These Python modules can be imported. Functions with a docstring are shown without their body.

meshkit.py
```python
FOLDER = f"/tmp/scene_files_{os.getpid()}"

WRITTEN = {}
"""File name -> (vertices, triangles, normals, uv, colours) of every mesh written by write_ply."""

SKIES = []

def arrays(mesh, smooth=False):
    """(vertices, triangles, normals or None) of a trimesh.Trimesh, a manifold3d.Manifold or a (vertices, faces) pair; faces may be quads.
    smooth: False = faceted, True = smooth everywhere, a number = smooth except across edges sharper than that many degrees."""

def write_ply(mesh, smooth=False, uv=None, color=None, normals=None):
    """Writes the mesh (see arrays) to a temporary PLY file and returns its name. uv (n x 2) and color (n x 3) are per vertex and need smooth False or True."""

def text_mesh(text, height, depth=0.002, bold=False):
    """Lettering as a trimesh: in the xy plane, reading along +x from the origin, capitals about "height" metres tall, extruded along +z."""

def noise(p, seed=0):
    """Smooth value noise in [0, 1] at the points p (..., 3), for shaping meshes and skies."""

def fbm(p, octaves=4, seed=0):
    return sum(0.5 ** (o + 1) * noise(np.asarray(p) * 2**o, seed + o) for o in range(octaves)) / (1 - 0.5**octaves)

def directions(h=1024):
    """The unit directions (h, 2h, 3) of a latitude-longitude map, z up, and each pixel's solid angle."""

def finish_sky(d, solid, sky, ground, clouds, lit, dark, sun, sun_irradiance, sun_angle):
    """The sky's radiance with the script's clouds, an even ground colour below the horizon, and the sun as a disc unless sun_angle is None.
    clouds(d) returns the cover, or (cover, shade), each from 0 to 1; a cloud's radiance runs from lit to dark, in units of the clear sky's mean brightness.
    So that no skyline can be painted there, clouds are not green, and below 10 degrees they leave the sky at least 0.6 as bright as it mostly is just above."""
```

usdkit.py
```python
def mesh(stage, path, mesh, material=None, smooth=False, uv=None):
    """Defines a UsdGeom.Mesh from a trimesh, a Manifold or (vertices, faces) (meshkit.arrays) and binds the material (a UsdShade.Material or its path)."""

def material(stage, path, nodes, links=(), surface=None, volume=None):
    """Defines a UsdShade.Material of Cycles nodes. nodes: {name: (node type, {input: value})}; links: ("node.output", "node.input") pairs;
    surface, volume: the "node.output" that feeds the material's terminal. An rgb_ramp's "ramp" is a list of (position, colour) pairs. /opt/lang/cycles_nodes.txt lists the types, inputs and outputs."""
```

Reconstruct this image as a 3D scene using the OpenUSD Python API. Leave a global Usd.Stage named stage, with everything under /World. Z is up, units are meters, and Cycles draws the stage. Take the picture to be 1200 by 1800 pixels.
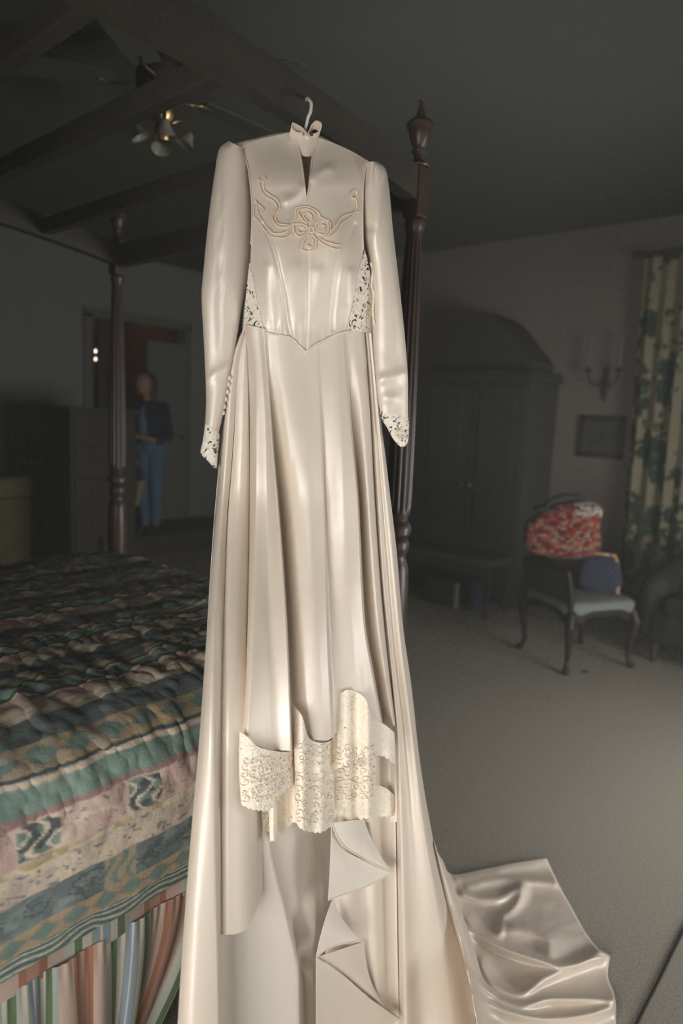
import math, random, sys
import numpy as np, trimesh, manifold3d as m3
from scipy.interpolate import PchipInterpolator
from scipy.ndimage import gaussian_filter
from pxr import Usd, UsdGeom, UsdLux, UsdShade, Gf, Sdf, Vt
import usdkit, meshkit

random.seed(7); RNG = np.random.default_rng(7)
stage = Usd.Stage.CreateInMemory()
UsdGeom.SetStageUpAxis(stage, UsdGeom.Tokens.z); UsdGeom.SetStageMetersPerUnit(stage, 1.0)
UsdGeom.Xform.Define(stage, '/World')

# ------------------------------------------------------------------ camera
# room axes: x runs along the back wall, y towards the back wall, z up; the photographer stands at x=y=0
F, HC, YAW = 1200.0, 1.55, math.radians(41.28)
def _basis():
    w = np.array([(600 - 210) / F, (9400 - 900) / F, 1.0]); w /= np.linalg.norm(w)
    f = np.array([0, 0, -1.0]); f -= (f @ w) * w; f /= np.linalg.norm(f)
    c, s = math.cos(YAW), math.sin(YAW)
    return np.array([[c, -s, 0], [s, c, 0], [0, 0, 1]]) @ np.array([np.cross(f, w), f, w])
CB = _basis(); EYE = np.array([0, 0, HC])
cam = UsdGeom.Camera.Define(stage, '/World/camera')
mat = np.eye(4); mat[:3, :3] = CB.T; mat[3, :3] = EYE
cam.AddTransformOp().Set(Gf.Matrix4d(*mat.ravel().tolist()))
cam.CreateHorizontalApertureAttr(24.0); cam.CreateVerticalApertureAttr(36.0); cam.CreateFocalLengthAttr(24.0)
cam.CreateClippingRangeAttr(Gf.Vec2f(0.02, 100)); cam.CreateFStopAttr(1.8); cam.CreateFocusDistanceAttr(1.58)
EXPOSURE = 0.0
cam.CreateExposureAttr(EXPOSURE)

# ------------------------------------------------------------------ light: dim daylight outside, windows in the front and right walls
dome = UsdLux.DomeLight.Define(stage, '/World/sky'); dome.CreateColorAttr(Gf.Vec3f(.8, .9, 1.0)); dome.CreateIntensityAttr(0.35)
def daylight(name, center, w, h, rot, power, color=(1, .965, .925)):
    """daylight entering a window: a rectangular light standing just outside its panes"""
    l = UsdLux.RectLight.Define(stage, '/World/' + name); l.CreateWidthAttr(w); l.CreateHeightAttr(h)
    l.CreateIntensityAttr(power); l.CreateColorAttr(Gf.Vec3f(*color))
    l.AddTranslateOp().Set(Gf.Vec3d(*center)); l.AddRotateXYZOp().Set(Gf.Vec3f(*rot))
    return l
XR, XL, YB, YF, ZC = 1.15, -7.0, 5.75, -1.05, 3.18     # room limits
W2 = (-0.9, 0.75, 0.35, 1.60)      # front window (x0,x1,z0,z1)
W3 = (0.1, 1.3, 0.35, 1.6)      # right-hand windows (y0,y1,z0,z1)
W4 = (2.15, 4.1, 0.35, 1.65)
W1 = (-1.55, -0.2, 0.55, 2.35)    # back window behind the curtain (x0,x1,z0,z1)
daylight('daylight_front', ((W2[0]+W2[1])/2, YF-.12, (W2[2]+W2[3])/2), W2[1]-W2[0], W2[3]-W2[2], (90, 0, 0), 11.8)      # -z turned to +y
for W, pw in ((W3, 1.0), (W4, 11.0)):
    daylight('daylight_right' if W is W3 else 'daylight_far_right', (XR+.12, (W[0]+W[1])/2, (W[2]+W[3])/2), W[1]-W[0], W[3]-W[2], (90, 0, 90), pw)   # to -x
daylight('daylight_back', ((W1[0]+W1[1])/2, YB+.16, (W1[2]+W1[3])/2), W1[1]-W1[0], W1[3]-W1[2], (-90, 0, 0), 1.2)   # to -y

# ------------------------------------------------------------------ helpers
def ray(px, py): return CB @ np.array([(px - 600) / F, -(py - 900) / F, -1.0])
def at_z(px, py, z): d = ray(px, py); return EYE + d * ((z - HC) / d[2])
def at_y(px, py, y): d = ray(px, py); return EYE + d * (y / d[1])
def at_x(px, py, x): d = ray(px, py); return EYE + d * (x / d[0])

used = {}
def numbered(parent, name):
    k = used.get((parent, name), -1) + 1; used[(parent, name)] = k
    return f'{parent}/{name}' + (f'_{k:03d}' if k else '')
def setd(p, **kw):
    for k, v in kw.items():
        if v: p.SetCustomDataByKey(k, v)
def thing(name, label, cat, loc=(0, 0, 0), rz=0, group=None):
    x = UsdGeom.Xform.Define(stage, numbered('/World', name))
    x.AddTranslateOp().Set(Gf.Vec3d(*map(float, loc))); x.AddRotateZOp().Set(float(math.degrees(rz)))
    setd(x.GetPrim(), label=label, category=cat, group=group)
    x.loc = np.array(loc, float); x.rz = rz
    return x
def path_of(o): return str(o.GetPath())
ORIGIN = {}
def obj(name, mesh, material, parent=None, smooth=30, label=None, cat=None, group=None, kind=None, color=None, world=None):
    """defines one Mesh; world=thing: the vertices are given in room coordinates and moved into that thing's frame"""
    pp = path_of(parent) if parent is not None else '/World'
    if isinstance(mesh, list): mesh = trimesh.util.concatenate([tm(x) for x in mesh])
    if world is not None:
        v, f, _ = meshkit.arrays(mesh, False)
        v = v - world.loc; c, s = math.cos(-world.rz), math.sin(-world.rz)
        v = np.stack([c*v[:, 0] - s*v[:, 1], s*v[:, 0] + c*v[:, 1], v[:, 2]], 1); mesh = (v, f)
    if color is not None: smooth = True
    m = usdkit.mesh(stage, numbered(pp, name), mesh, M[material], smooth=smooth)
    if color is not None:
        UsdGeom.PrimvarsAPI(m).CreatePrimvar('pattern', Sdf.ValueTypeNames.Color3fArray, 'vertex').Set(Vt.Vec3fArray.FromNumpy(np.asarray(color, np.float32)))
    setd(m.GetPrim(), label=label, category=cat, group=group, kind=kind)
    return m
def struct(name, mesh, material, parent=None, **k): return obj(name, mesh, material, parent, kind=None if parent is not None else 'structure', **k)
def tm(x):
    if isinstance(x, trimesh.Trimesh): return x
    v, f, _ = meshkit.arrays(x, False); return trimesh.Trimesh(v, f, process=False)
def box(x0, x1, y0, y1, z0, z1, r=0.0):
    if r <= 0:
        b = trimesh.creation.box((x1-x0, y1-y0, z1-z0)); b.apply_translation(((x0+x1)/2, (y0+y1)/2, (z0+z1)/2)); return b
    r = min(r, .49*min(x1-x0, y1-y0, z1-z0))
    s = m3.Manifold.sphere(r, 12)
    return tm(m3.Manifold.batch_hull([s.translate((x, y, z)) for x in (x0+r, x1-r) for y in (y0+r, y1-r) for z in (z0+r, z1-r)]))
def lathe(prof, n=28, at=(0, 0, 0), reeds=0, depth=0.0, zone=None):
    """prof: (radius, z) pairs from below upwards; reeds: grooves round the shaft between the zone's heights"""
    p = np.array(prof, float); a = np.linspace(0, 2*np.pi, n, endpoint=False)
    r, z = p[:, 0][:, None]*np.ones(n), p[:, 1][:, None]*np.ones(n)
    if reeds:
        w = np.clip(np.minimum(p[:, 1]-zone[0], zone[1]-p[:, 1])/.02, 0, 1)[:, None]
        r = r*(1 - depth*w*(1-np.abs(np.cos(a*reeds/2)))[None])
    v = np.stack([r*np.cos(a), r*np.sin(a), z], -1).reshape(-1, 3) + np.array(at)
    f = []
    for i in range(len(p)-1):
        for j in range(n):
            k = (j+1) % n; f += [(i*n+j, i*n+k, (i+1)*n+k), (i*n+j, (i+1)*n+k, (i+1)*n+j)]
    nb = len(v); v = np.vstack([v, [[at[0], at[1], at[2]+p[0, 1]], [at[0], at[1], at[2]+p[-1, 1]]]])
    for j in range(n):
        k = (j+1) % n; f += [(nb, k, j), (nb+1, (len(p)-1)*n+j, (len(p)-1)*n+k)]
    return trimesh.Trimesh(v, f, process=False)
def smooth_line(pts, n):
    p = np.array(pts, float); t = np.r_[0, np.cumsum(np.linalg.norm(np.diff(p, axis=0), axis=1)+1e-9)]; t /= t[-1]
    return PchipInterpolator(t, p)(np.linspace(0, 1, n)) if len(p) > 2 else p[0] + np.linspace(0, 1, n)[:, None]*(p[1]-p[0])
def tube(pts, r, n=8, k=None, smooth=True):
    p = smooth_line(pts, k or max(2, 6*len(pts))) if smooth else np.array(pts, float)
    r = np.interp(np.linspace(0, 1, len(p)), np.linspace(0, 1, np.size(r)), np.atleast_1d(r))
    t = np.gradient(p, axis=0); t /= np.linalg.norm(t, axis=1, keepdims=True)+1e-12
    ref = np.array([0, 0, 1.0]) if abs(t[:, 2]).mean() < .8 else np.array([1.0, 0, 0])
    u = np.cross(t, ref); u /= np.linalg.norm(u, axis=1, keepdims=True)+1e-12; w = np.cross(t, u)
    a = np.linspace(0, 2*np.pi, n, endpoint=False)
    v = (p[:, None] + r[:, None, None]*(np.cos(a)[None, :, None]*u[:, None] + np.sin(a)[None, :, None]*w[:, None])).reshape(-1, 3)
    f = [q for i in range(len(p)-1) for j in range(n) for q in ((i*n+j, i*n+(j+1) % n, (i+1)*n+(j+1) % n), (i*n+j, (i+1)*n+(j+1) % n, (i+1)*n+j))]
    f += [(0, j+1, j) for j in range(1, n-1)] + [((len(p)-1)*n, (len(p)-1)*n+j, (len(p)-1)*n+j+1) for j in range(1, n-1)]
    return trimesh.Trimesh(v, f, process=False)
def grid_faces(n, m):
    i = np.arange((n-1)*(m-1)); a = i//(m-1)*m + i % (m-1)
    return np.vstack([np.stack([a, a+m, a+m+1], 1), np.stack([a, a+m+1, a+1], 1)])
def sheet(P, thick=0.0):
    """P (n,m,3) -> a cloth surface, given a real thickness when asked for"""
    n, m = P.shape[:2]; v = P.reshape(-1, 3); f = grid_faces(n, m)
    if not thick: return trimesh.Trimesh(v, f, process=False)
    t = trimesh.Trimesh(v, f, process=False); nv = t.vertex_normals
    e = np.r_[np.arange(m), np.arange(1, n)*m+m-1, (n-1)*m+np.arange(m-2, -1, -1), np.arange(n-2, 0, -1)*m]
    e2 = np.roll(e, -1); k = len(v)
    side = np.vstack([np.stack([e, e2+k, e2], 1), np.stack([e, e+k, e2+k], 1)])
    return trimesh.Trimesh(np.vstack([v, v-nv*thick]), np.vstack([f, f[:, ::-1]+k, side[:, ::-1]]), process=False)
def coons(top, bottom, left, right, n, m):
    T, B, L, R = smooth_line(top, m), smooth_line(bottom, m), smooth_line(left, n), smooth_line(right, n)
    s, t = np.linspace(0, 1, m)[None, :, None], np.linspace(0, 1, n)[:, None, None]
    return (1-t)*T[None]+t*B[None]+(1-s)*L[:, None]+s*R[:, None]-((1-s)*(1-t)*T[0]+s*(1-t)*T[-1]+(1-s)*t*B[0]+s*t*B[-1])
def hull_chain(js):
    """js: list of chains, each a list of (x,y,z,r); one continuous smoothed body"""
    out = []
    for ch in js:
        for a, b in zip(ch[:-1], ch[1:]):
            out.append(m3.Manifold.batch_hull([m3.Manifold.sphere(q[3], 16).translate(tuple(q[:3])) for q in (a, b)]))
    return m3.Manifold.batch_boolean(out, m3.OpType.Add)
def soft(man, edge=.02, it=12):
    t = tm(man.refine_to_length(edge)); t = trimesh.Trimesh(t.vertices, t.faces, process=True)
    trimesh.smoothing.filter_taubin(t, iterations=it); return t
def smoothstep(x, a, b): t = np.clip((x-a)/(b-a), 0, 1); return t*t*(3-2*t)
def hit(c, *polys): return None

# ------------------------------------------------------------------ materials
M = {}
def mk(name, base, rough=.5, spec=.5, noise=None, bump=None, **kw):
    """noise=(scale, second colour, contrast): two tones of the stuff itself; bump=(scale, strength, distance)"""
    n = {'p': ('principled_bsdf', dict(base_color=base, roughness=rough, specular_ior_level=spec, **kw)), 'tc': ('texture_coordinate', {})}
    l = []
    if noise:
        n['n'] = ('noise_texture', dict(scale=noise[0], detail=4.0)); l.append(('tc.object', 'n.vector'))
        n['r'] = ('rgb_ramp', dict(ramp=[(.5-noise[2], base), (.5+noise[2], noise[1])])); l += [('n.fac', 'r.fac'), ('r.color', 'p.base_color')]
    if bump:
        n['bn'] = ('noise_texture', dict(scale=bump[0], detail=3.0)); n['b'] = ('bump', dict(strength=bump[1], distance=bump[2]))
        l += [('tc.object', 'bn.vector'), ('bn.fac', 'b.height'), ('b.normal', 'p.normal')]
    M[name] = usdkit.material(stage, '/World/Looks/' + name, n, l, surface='p.BSDF'); return M[name]
mk('wall_paint', (.25, .25, .235), .9, .2, bump=(60, .15, .002))
mk('wall_mauve', (.225, .19, .175), .9, .2, bump=(60, .15, .002))
mk('ceiling_paint', (.125, .13, .118), .95, .1, bump=(90, .2, .002))
mk('carpet', (.42, .385, .325), 1, .0, noise=(150, (.32, .29, .245), .12), bump=(420, .5, .004))
mk('trim_paint', (.16, .155, .145), .6, .3)
mk('window_paint', (.6, .58, .55), .5, .4)
mk('wood_dark', (.048, .043, .037), .5, .3, noise=(14, (.062, .052, .044), .2))
mk('wood_post', (.05, .032, .024), .35, .4, noise=(20, (.065, .04, .03), .2))
mk('wood_armoire', (.058, .056, .05), .7, .15, noise=(9, (.068, .064, .057), .2))
mk('bright_metal', (.75, .74, .70), .25, .5, metallic=.9)
mk('hook_white', (.72, .70, .66), .35, .5)
mk('brass', (.50, .36, .16), .3, .5, metallic=1.0)
mk('dark_metal', (.06, .055, .05), .6, .3)
mk('fan_blade', (.095, .097, .09), .6, .2)
mk('frosted', (.26, .25, .2), .4, .5)
mk('candle', (.22, .2, .18), .6, .3)
mk('paint_pale', (.17, .17, .158), .6, .3)
mk('wood_chair', (.028, .022, .019), .45, .3)
mk('seat_cloth', (.19, .205, .19), .9, .2, bump=(300, .3, .002))
mk('bench_cloth', (.075, .078, .074), .9, .2, bump=(300, .3, .002))
mk('armchair_cloth', (.026, .028, .026), .95, .1, noise=(7, (.04, .048, .038), .1), bump=(260, .4, .002))
mk('gold_cloth', (.24, .195, .11), .9, .2, noise=(6, (.18, .155, .10), .2))
mk('dark_cloth', (.055, .056, .052), .95, .1)
mk('cord_black', (.02, .02, .02), .5, .4)
mk('skin', (.36, .2, .14), .55, .4)
mk('hair', (.06, .045, .038), .5, .4)
mk('denim', (.13, .22, .34), .9, .1, noise=(40, (.10, .17, .27), .2))
mk('navy', (.03, .037, .062), .9, .1)
mk('leather', (.045, .042, .04), .5, .4)
mk('tan_cloth', (.36, .3, .2), .9, .1)
mk('hall_paint', (.42, .19, .10), .9, .1)
mk('picture_dark', (.05, .052, .045), .6, .3, noise=(9, (.10, .095, .07), .15))
mk('mat_paper', (.09, .088, .078), .8, .2)
mk('blue_book', (.05, .06, .12), .7, .3)
mk('pale_card', (.34, .33, .28), .8, .2)
M['bulb'] = usdkit.material(stage, '/World/Looks/bulb', {'e': ('emission', dict(color=(1, .78, .6), strength=7.0))}, [], surface='e.emission')
M['glass'] = usdkit.material(stage, '/World/Looks/glass', {'t': ('transparent_bsdf', {}), 'g': ('glossy_bsdf', dict(roughness=.02)), 'f': ('fresnel', dict(IOR=1.45)), 'm': ('mix_closure', {})},
    [('f.fac', 'm.fac'), ('t.BSDF', 'm.closure1'), ('g.BSDF', 'm.closure2')], surface='m.closure')
def mk_pattern(name, rough=.85, spec=.2, bump=(220, .3, .002), translucent=0.0, sheen=0.0):
    n = {'a': ('attribute', dict(attribute='pattern')), 'p': ('principled_bsdf', dict(roughness=rough, specular_ior_level=spec, sheen_weight=sheen)), 'tc': ('texture_coordinate', {}),
         'bn': ('noise_texture', dict(scale=bump[0], detail=3.0)), 'b': ('bump', dict(strength=bump[1], distance=bump[2]))}
    l = [('a.color', 'p.base_color'), ('tc.object', 'bn.vector'), ('bn.fac', 'b.height'), ('b.normal', 'p.normal')]
    surf = 'p.BSDF'
    if translucent:
        n['t'] = ('translucent_bsdf', {}); n['mx'] = ('mix_closure', dict(fac=translucent))
        l += [('a.color', 't.color'), ('p.BSDF', 'mx.closure1'), ('t.BSDF', 'mx.closure2')]; surf = 'mx.closure'
    M[name] = usdkit.material(stage, '/World/Looks/' + name, n, l, surface=surf)
mk_pattern('printed_cotton', sheen=.1)
mk_pattern('printed_curtain', translucent=.35)
mk_pattern('tapestry', rough=.7, bump=(140, .5, .003))
def mk_satin(name, base, rough, spec, fac=.12):
    n = {'tc': ('texture_coordinate', {}), 'mp': ('mapping', dict(scale=(6.0, 6.0, 2.2))), 'n': ('noise_texture', dict(scale=2.6, detail=3.0)), 'b': ('bump', dict(strength=.30, distance=.012)),
         'w': ('noise_texture', dict(scale=900.0, detail=1.0)), 'b2': ('bump', dict(strength=.10, distance=.0006)),
         'p': ('principled_bsdf', dict(base_color=base, roughness=rough, specular_ior_level=spec, sheen_weight=.15, sheen_roughness=.4)),
         'g': ('glossy_bsdf', dict(color=(.95, .90, .84), roughness=rough*.86)), 't': ('translucent_bsdf', dict(color=base)), 'mx': ('mix_closure', dict(fac=fac)), 'm2': ('mix_closure', dict(fac=.12))}
    l = [('tc.object', 'mp.vector'), ('mp.vector', 'n.vector'), ('n.fac', 'b.height'), ('tc.object', 'w.vector'), ('w.fac', 'b2.height'), ('b.normal', 'b2.normal'), ('b2.normal', 'p.normal'), ('b2.normal', 'g.normal'),
         ('p.BSDF', 'mx.closure1'), ('g.BSDF', 'mx.closure2'), ('mx.closure', 'm2.closure1'), ('t.BSDF', 'm2.closure2')]
    M[name] = usdkit.material(stage, '/World/Looks/' + name, n, l, surface='m2.closure')
mk_satin('satin', (.85, .735, .605), .52, .45, .18)
mk_satin('lining', (.85, .77, .66), .65, .25, .05)
mk('cord_peach', (.84, .67, .50), .5, .4)
mk('button_satin', (.74, .66, .53), .3, .6)
def mk_lace(name, base, holes, scale):
    n = {'tc': ('texture_coordinate', {}), 'dn': ('noise_texture', dict(scale=28.0, detail=2.0)), 'dm': ('mix_vector', dict(fac=.06)),
         'v': ('voronoi_texture', dict(feature='distance_to_edge', scale=scale)), 'w': ('wave_texture', dict(wave_type='rings', rings_direction='spherical', scale=16.0, distortion=9.0, detail=2.0, detail_scale=3.0)),
         'n': ('noise_texture', dict(scale=45.0, detail=2.0)), 'h': ('math', dict(math_type='greater_than', value2=.17)), 'h2': ('math', dict(math_type='greater_than', value2=holes)), 'hh': ('math', dict(math_type='multiply')),
         'a': ('math', dict(math_type='multiply', value2=.7)), 's': ('math', dict(math_type='subtract')), 'b': ('bump', dict(strength=.45, distance=.003)),
         'p': ('principled_bsdf', dict(base_color=base, roughness=.75, specular_ior_level=.25)), 't': ('transparent_bsdf', {}), 'm': ('mix_closure', {})}
    l = [('tc.object', 'dn.vector'), ('tc.object', 'dm.a'), ('dn.color', 'dm.b'), ('dm.result', 'v.vector'), ('dm.result', 'w.vector'), ('tc.object', 'n.vector'),
         ('v.distance', 'h.value1'), ('n.fac', 'h2.value1'), ('h.value', 'hh.value1'), ('h2.value', 'hh.value2'), ('v.distance', 'a.value1'), ('w.fac', 's.value1'), ('a.value', 's.value2'), ('s.value', 'b.height'), ('b.normal', 'p.normal'),
         ('hh.value', 'm.fac'), ('p.BSDF', 'm.closure1'), ('t.BSDF', 'm.closure2')]
    M[name] = usdkit.material(stage, '/World/Looks/' + name, n, l, surface='m.closure')
mk_lace('lace', (.92, .82, .68), .70, 90.0)
mk_lace('lace_side', (.84, .76, .64), .50, 85.0)
mk_lace('lace_open', (.86, .79, .68), .47, 80.0)

# ------------------------------------------------------------------ the room
HAZE = .012
M['haze'] = usdkit.material(stage, '/World/Looks/haze', {'v': ('principled_volume', dict(color=(.92, .95, .88), density=HAZE, anisotropy=.0))}, [], volume='v.volume')
struct('floor', box(XL-2.2, XR+.1, YF-.1, YB+.1, -.06, 0), 'carpet')
struct('ceiling', box(XL-2.2, XR+.1, YF-.1, YB+.1, ZC, ZC+.08), 'ceiling_paint')
def wall_y(name, y0, y1, x0, x1, hole, material):
    hx0, hx1, hz0, hz1 = hole
    return struct(name, [box(x0, hx0, y0, y1, 0, ZC), box(hx1, x1, y0, y1, 0, ZC), box(hx0, hx1, y0, y1, 0, hz0), box(hx0, hx1, y0, y1, hz1, ZC)], material)
def wall_x(name, x0, x1, y0, y1, hole, material):
    hy0, hy1, hz0, hz1 = hole
    bs = [box(x0, x1, y0, hy0, 0, ZC), box(x0, x1, hy1, y1, 0, ZC), box(x0, x1, hy0, hy1, hz1, ZC)]
    if hz0 > 0: bs.append(box(x0, x1, hy0, hy1, 0, hz0))
    return struct(name, bs, material)
wall_y('wall_back', YB, YB+.12, XL-2.2, XR+.1, W1, 'wall_mauve')
wall_y('wall_front', YF-.1, YF, XL-2.2, XR+.1, W2, 'wall_paint')
struct('wall_right', [box(XR, XR+.1, YF, W3[0], 0, ZC), box(XR, XR+.1, W3[1], W4[0], 0, ZC), box(XR, XR+.1, W4[1], YB, 0, ZC)]+[box(XR, XR+.1, W[0], W[1], z0, z1) for W in (W3, W4) for z0, z1 in ((0, W[2]), (W[3], ZC))], 'wall_paint')
def window(n, axis, a0, a1, z0, z1, w0, w1):
    """frame, sash bars and panes of one window; axis: the direction it runs along"""
    def b(p0, p1, q0, q1, r0, r1): return box(p0, p1, q0, q1, r0, r1) if axis == 'x' else box(q0, q1, p0, p1, r0, r1)
    g = struct(f'window_{n}', [b(a0, a0+.05, w0, w1, z0, z1), b(a1-.05, a1, w0, w1, z0, z1), b(a0, a1, w0, w1, z0, z0+.05), b(a0, a1, w0, w1, z1-.05, z1)], 'window_paint')
    mid = (w0+w1)/2
    obj('sash_bar', [b((a0+a1)/2-.02, (a0+a1)/2+.02, mid-.02, mid+.02, z0+.05, z1-.05), b(a0+.05, a1-.05, mid-.02, mid+.02, (z0+z1)/2-.02, (z0+z1)/2+.02)], 'window_paint', g)
    for i in range(2):
        for j in range(2):
            p0 = a0+.05 if i == 0 else (a0+a1)/2+.02; p1 = (a0+a1)/2-.02 if i == 0 else a1-.05
            q0 = z0+.05 if j == 0 else (z0+z1)/2+.02; q1 = (z0+z1)/2-.02 if j == 0 else z1-.05
            obj('pane', b(p0, p1, mid-.003, mid+.003, q0, q1), 'glass', g)
window(1, 'x', *W1, YB+.02, YB+.10)
window(2, 'x', *W2, YF-.09, YF-.01)
window(3, 'y', *W3, XR+.01, XR+.09)
window(4, 'y', *W4, XR+.01, XR+.09)
struct('baseboard_back', box(XL, XR, YB-.02, YB, 0, .13), 'trim_paint')
struct('baseboard_right', box(XR-.02, XR, YF, YB, 0, .13), 'trim_paint')

# ------------------------------------------------------------------ left wall with its doorway, landing and hall beyond
DW = (3.80, 4.97, 0, 2.47)
wall_x('wall_left', XL-.12, XL, YF, YB, DW, 'wall_paint')
struct('floor_landing', box(XL-2.1, XL+.85, DW[0]-.05, DW[1]+.35, 0, .21, .01), 'wood_dark')
struct('wall_hall', [box(XL-2.2, XL-2.1, YF, YB, 0, ZC), box(XL-2.1, XL-.12, YB-.7, YB-.6, 0, ZC), box(XL-2.1, XL-.12, 2.3, 2.4, 0, ZC)], 'hall_paint')
struct('trim_1', [box(XL, XL+.03, DW[0]-.10, DW[0], .21, 2.50), box(XL, XL+.03, DW[1], DW[1]+.10, .21, 2.50), box(XL, XL+.03, DW[0]-.1, DW[1]+.1, 2.47, 2.57)], 'trim_paint')
d1 = struct('door_1', box(XL+.02, XL+.06, 4.45, 4.96, .215, 2.30, .004), 'paint_pale')
for zc, zh in ((1.76, .42), (.80, .44)):
    for yc in (4.58, 4.83): obj('panel', box(XL+.058, XL+.066, yc-.09, yc+.09, zc-zh, zc+zh, .004), 'paint_pale', d1)
obj('doorknob', lathe([(.0, 0), (.02, .003), (.012, .01), (.012, .03), (.026, .04), (.028, .055), (.018, .07), (0, .072)], 16), 'brass', d1, smooth=50)
kn = stage.GetPrimAtPath(path_of(d1)+'/doorknob'); UsdGeom.Xformable(kn).AddTranslateOp().Set(Gf.Vec3d(XL+.06, 4.90, 1.20)); UsdGeom.Xformable(kn).AddRotateYOp().Set(90.0)
d2 = struct('door_2', box(XL-.10, XL-.05, at_x(177, 640, XL)[1], at_x(196, 640, XL)[1], .215, 2.46, .004), 'wood_dark')
# hall lamp: the two little bulbs seen through the doorway
p = at_x(171, 625, XL-.9)
hs = thing('hall_lamp', 'small two-bulb lamp glowing in the doorway on the far left', 'lamp', (p[0], p[1], .21))
hz = p[2]-.21
obj('stand', lathe([(.11, 0), (.10, .02), (.02, .05), (.016, .4), (.022, .9), (.014, hz-.2), (.012, hz+.12)], 16), 'dark_metal', hs)
for dz in (-.045, .05):
    obj('bulb', [trimesh.creation.icosphere(3, .020).apply_translation((.02, -.02, hz+dz))], 'bulb', hs, smooth=True)
l = UsdLux.SphereLight.Define(stage, path_of(hs)+'/glow'); l.CreateRadiusAttr(.05); l.CreateIntensityAttr(3); l.CreateColorAttr(Gf.Vec3f(1, .6, .4)); l.AddTranslateOp().Set(Gf.Vec3d(-.1, -.1, hz+.25))

# ------------------------------------------------------------------ four-poster bed
BX0, BX1, BY0, BY1 = -2.79, -1.21, -.36, 1.635
bed = thing('four_poster_bed', 'dark wooden four-poster bed with arched canopy rails and reeded posts', 'bed', ((BX0+BX1)/2, (BY0+BY1)/2, 0))
def rail_z(y): return 2.14 + .09*(1-((y-.65)/1.03)**2)
for k, (x, y) in enumerate(((BX1, BY1), (BX0, BY1), (BX0, BY0), (BX1, BY0))):
    colm = [(.024, 1.20), (.040, 1.205), (.042, 1.225), (.036, 1.24), (.030, 1.25), (.037, 1.275), (.0385, 1.33), (.038, 1.45), (.034, 1.65), (.029, 1.85), (.024, 2.04), (.0225, 2.075), (.028, 2.085), (.029, 2.10), (.024, 2.11)]
    colm = [tuple(q) for q in smooth_line(colm, 90)]
    low = [(.034, 0), (.036, .08), (.03, .12), (.038, .16), (.042, .3), (.043, .34)]
    mid = [(.030, .66), (.040, .68), (.028, .71), (.036, .76), (.043, .90), (.044, 1.02), (.040, 1.10), (.030, 1.14), (.038, 1.16), (.038, 1.18), (.026, 1.20)]
    pt = obj('post', [lathe(low, 28, (x, y, 0)), box(x-.043, x+.043, y-.043, y+.043, .34, .66, .005), lathe([tuple(q) for q in smooth_line(mid, 50)], 28, (x, y, 0)),
               lathe(colm, 96, (x, y, 0), reeds=12, depth=.16, zone=(1.27, 2.06)), box(x-.027, x+.027, y-.027, y+.027, 2.11, 2.245, .004)], 'wood_post', bed, world=bed)
    fin = [(.031, 2.245), (.033, 2.25), (.026, 2.256), (.013, 2.27), (.012, 2.283), (.020, 2.292), (.021, 2.297), (.014, 2.303), (.020, 2.312), (.028, 2.335), (.031, 2.352), (.030, 2.36), (.038, 2.366), (.039, 2.376), (.033, 2.385), (.019, 2.393), (.012, 2.41), (.007, 2.428), (.006, 2.445), (.008, 2.45), (.0, 2.456)]
    fz = 2.245
    obj('finial', lathe([(r, fz+(z-fz)*.86) for r, z in fin], 24, (x, y, 0)), 'wood_post', pt, world=bed)
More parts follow.
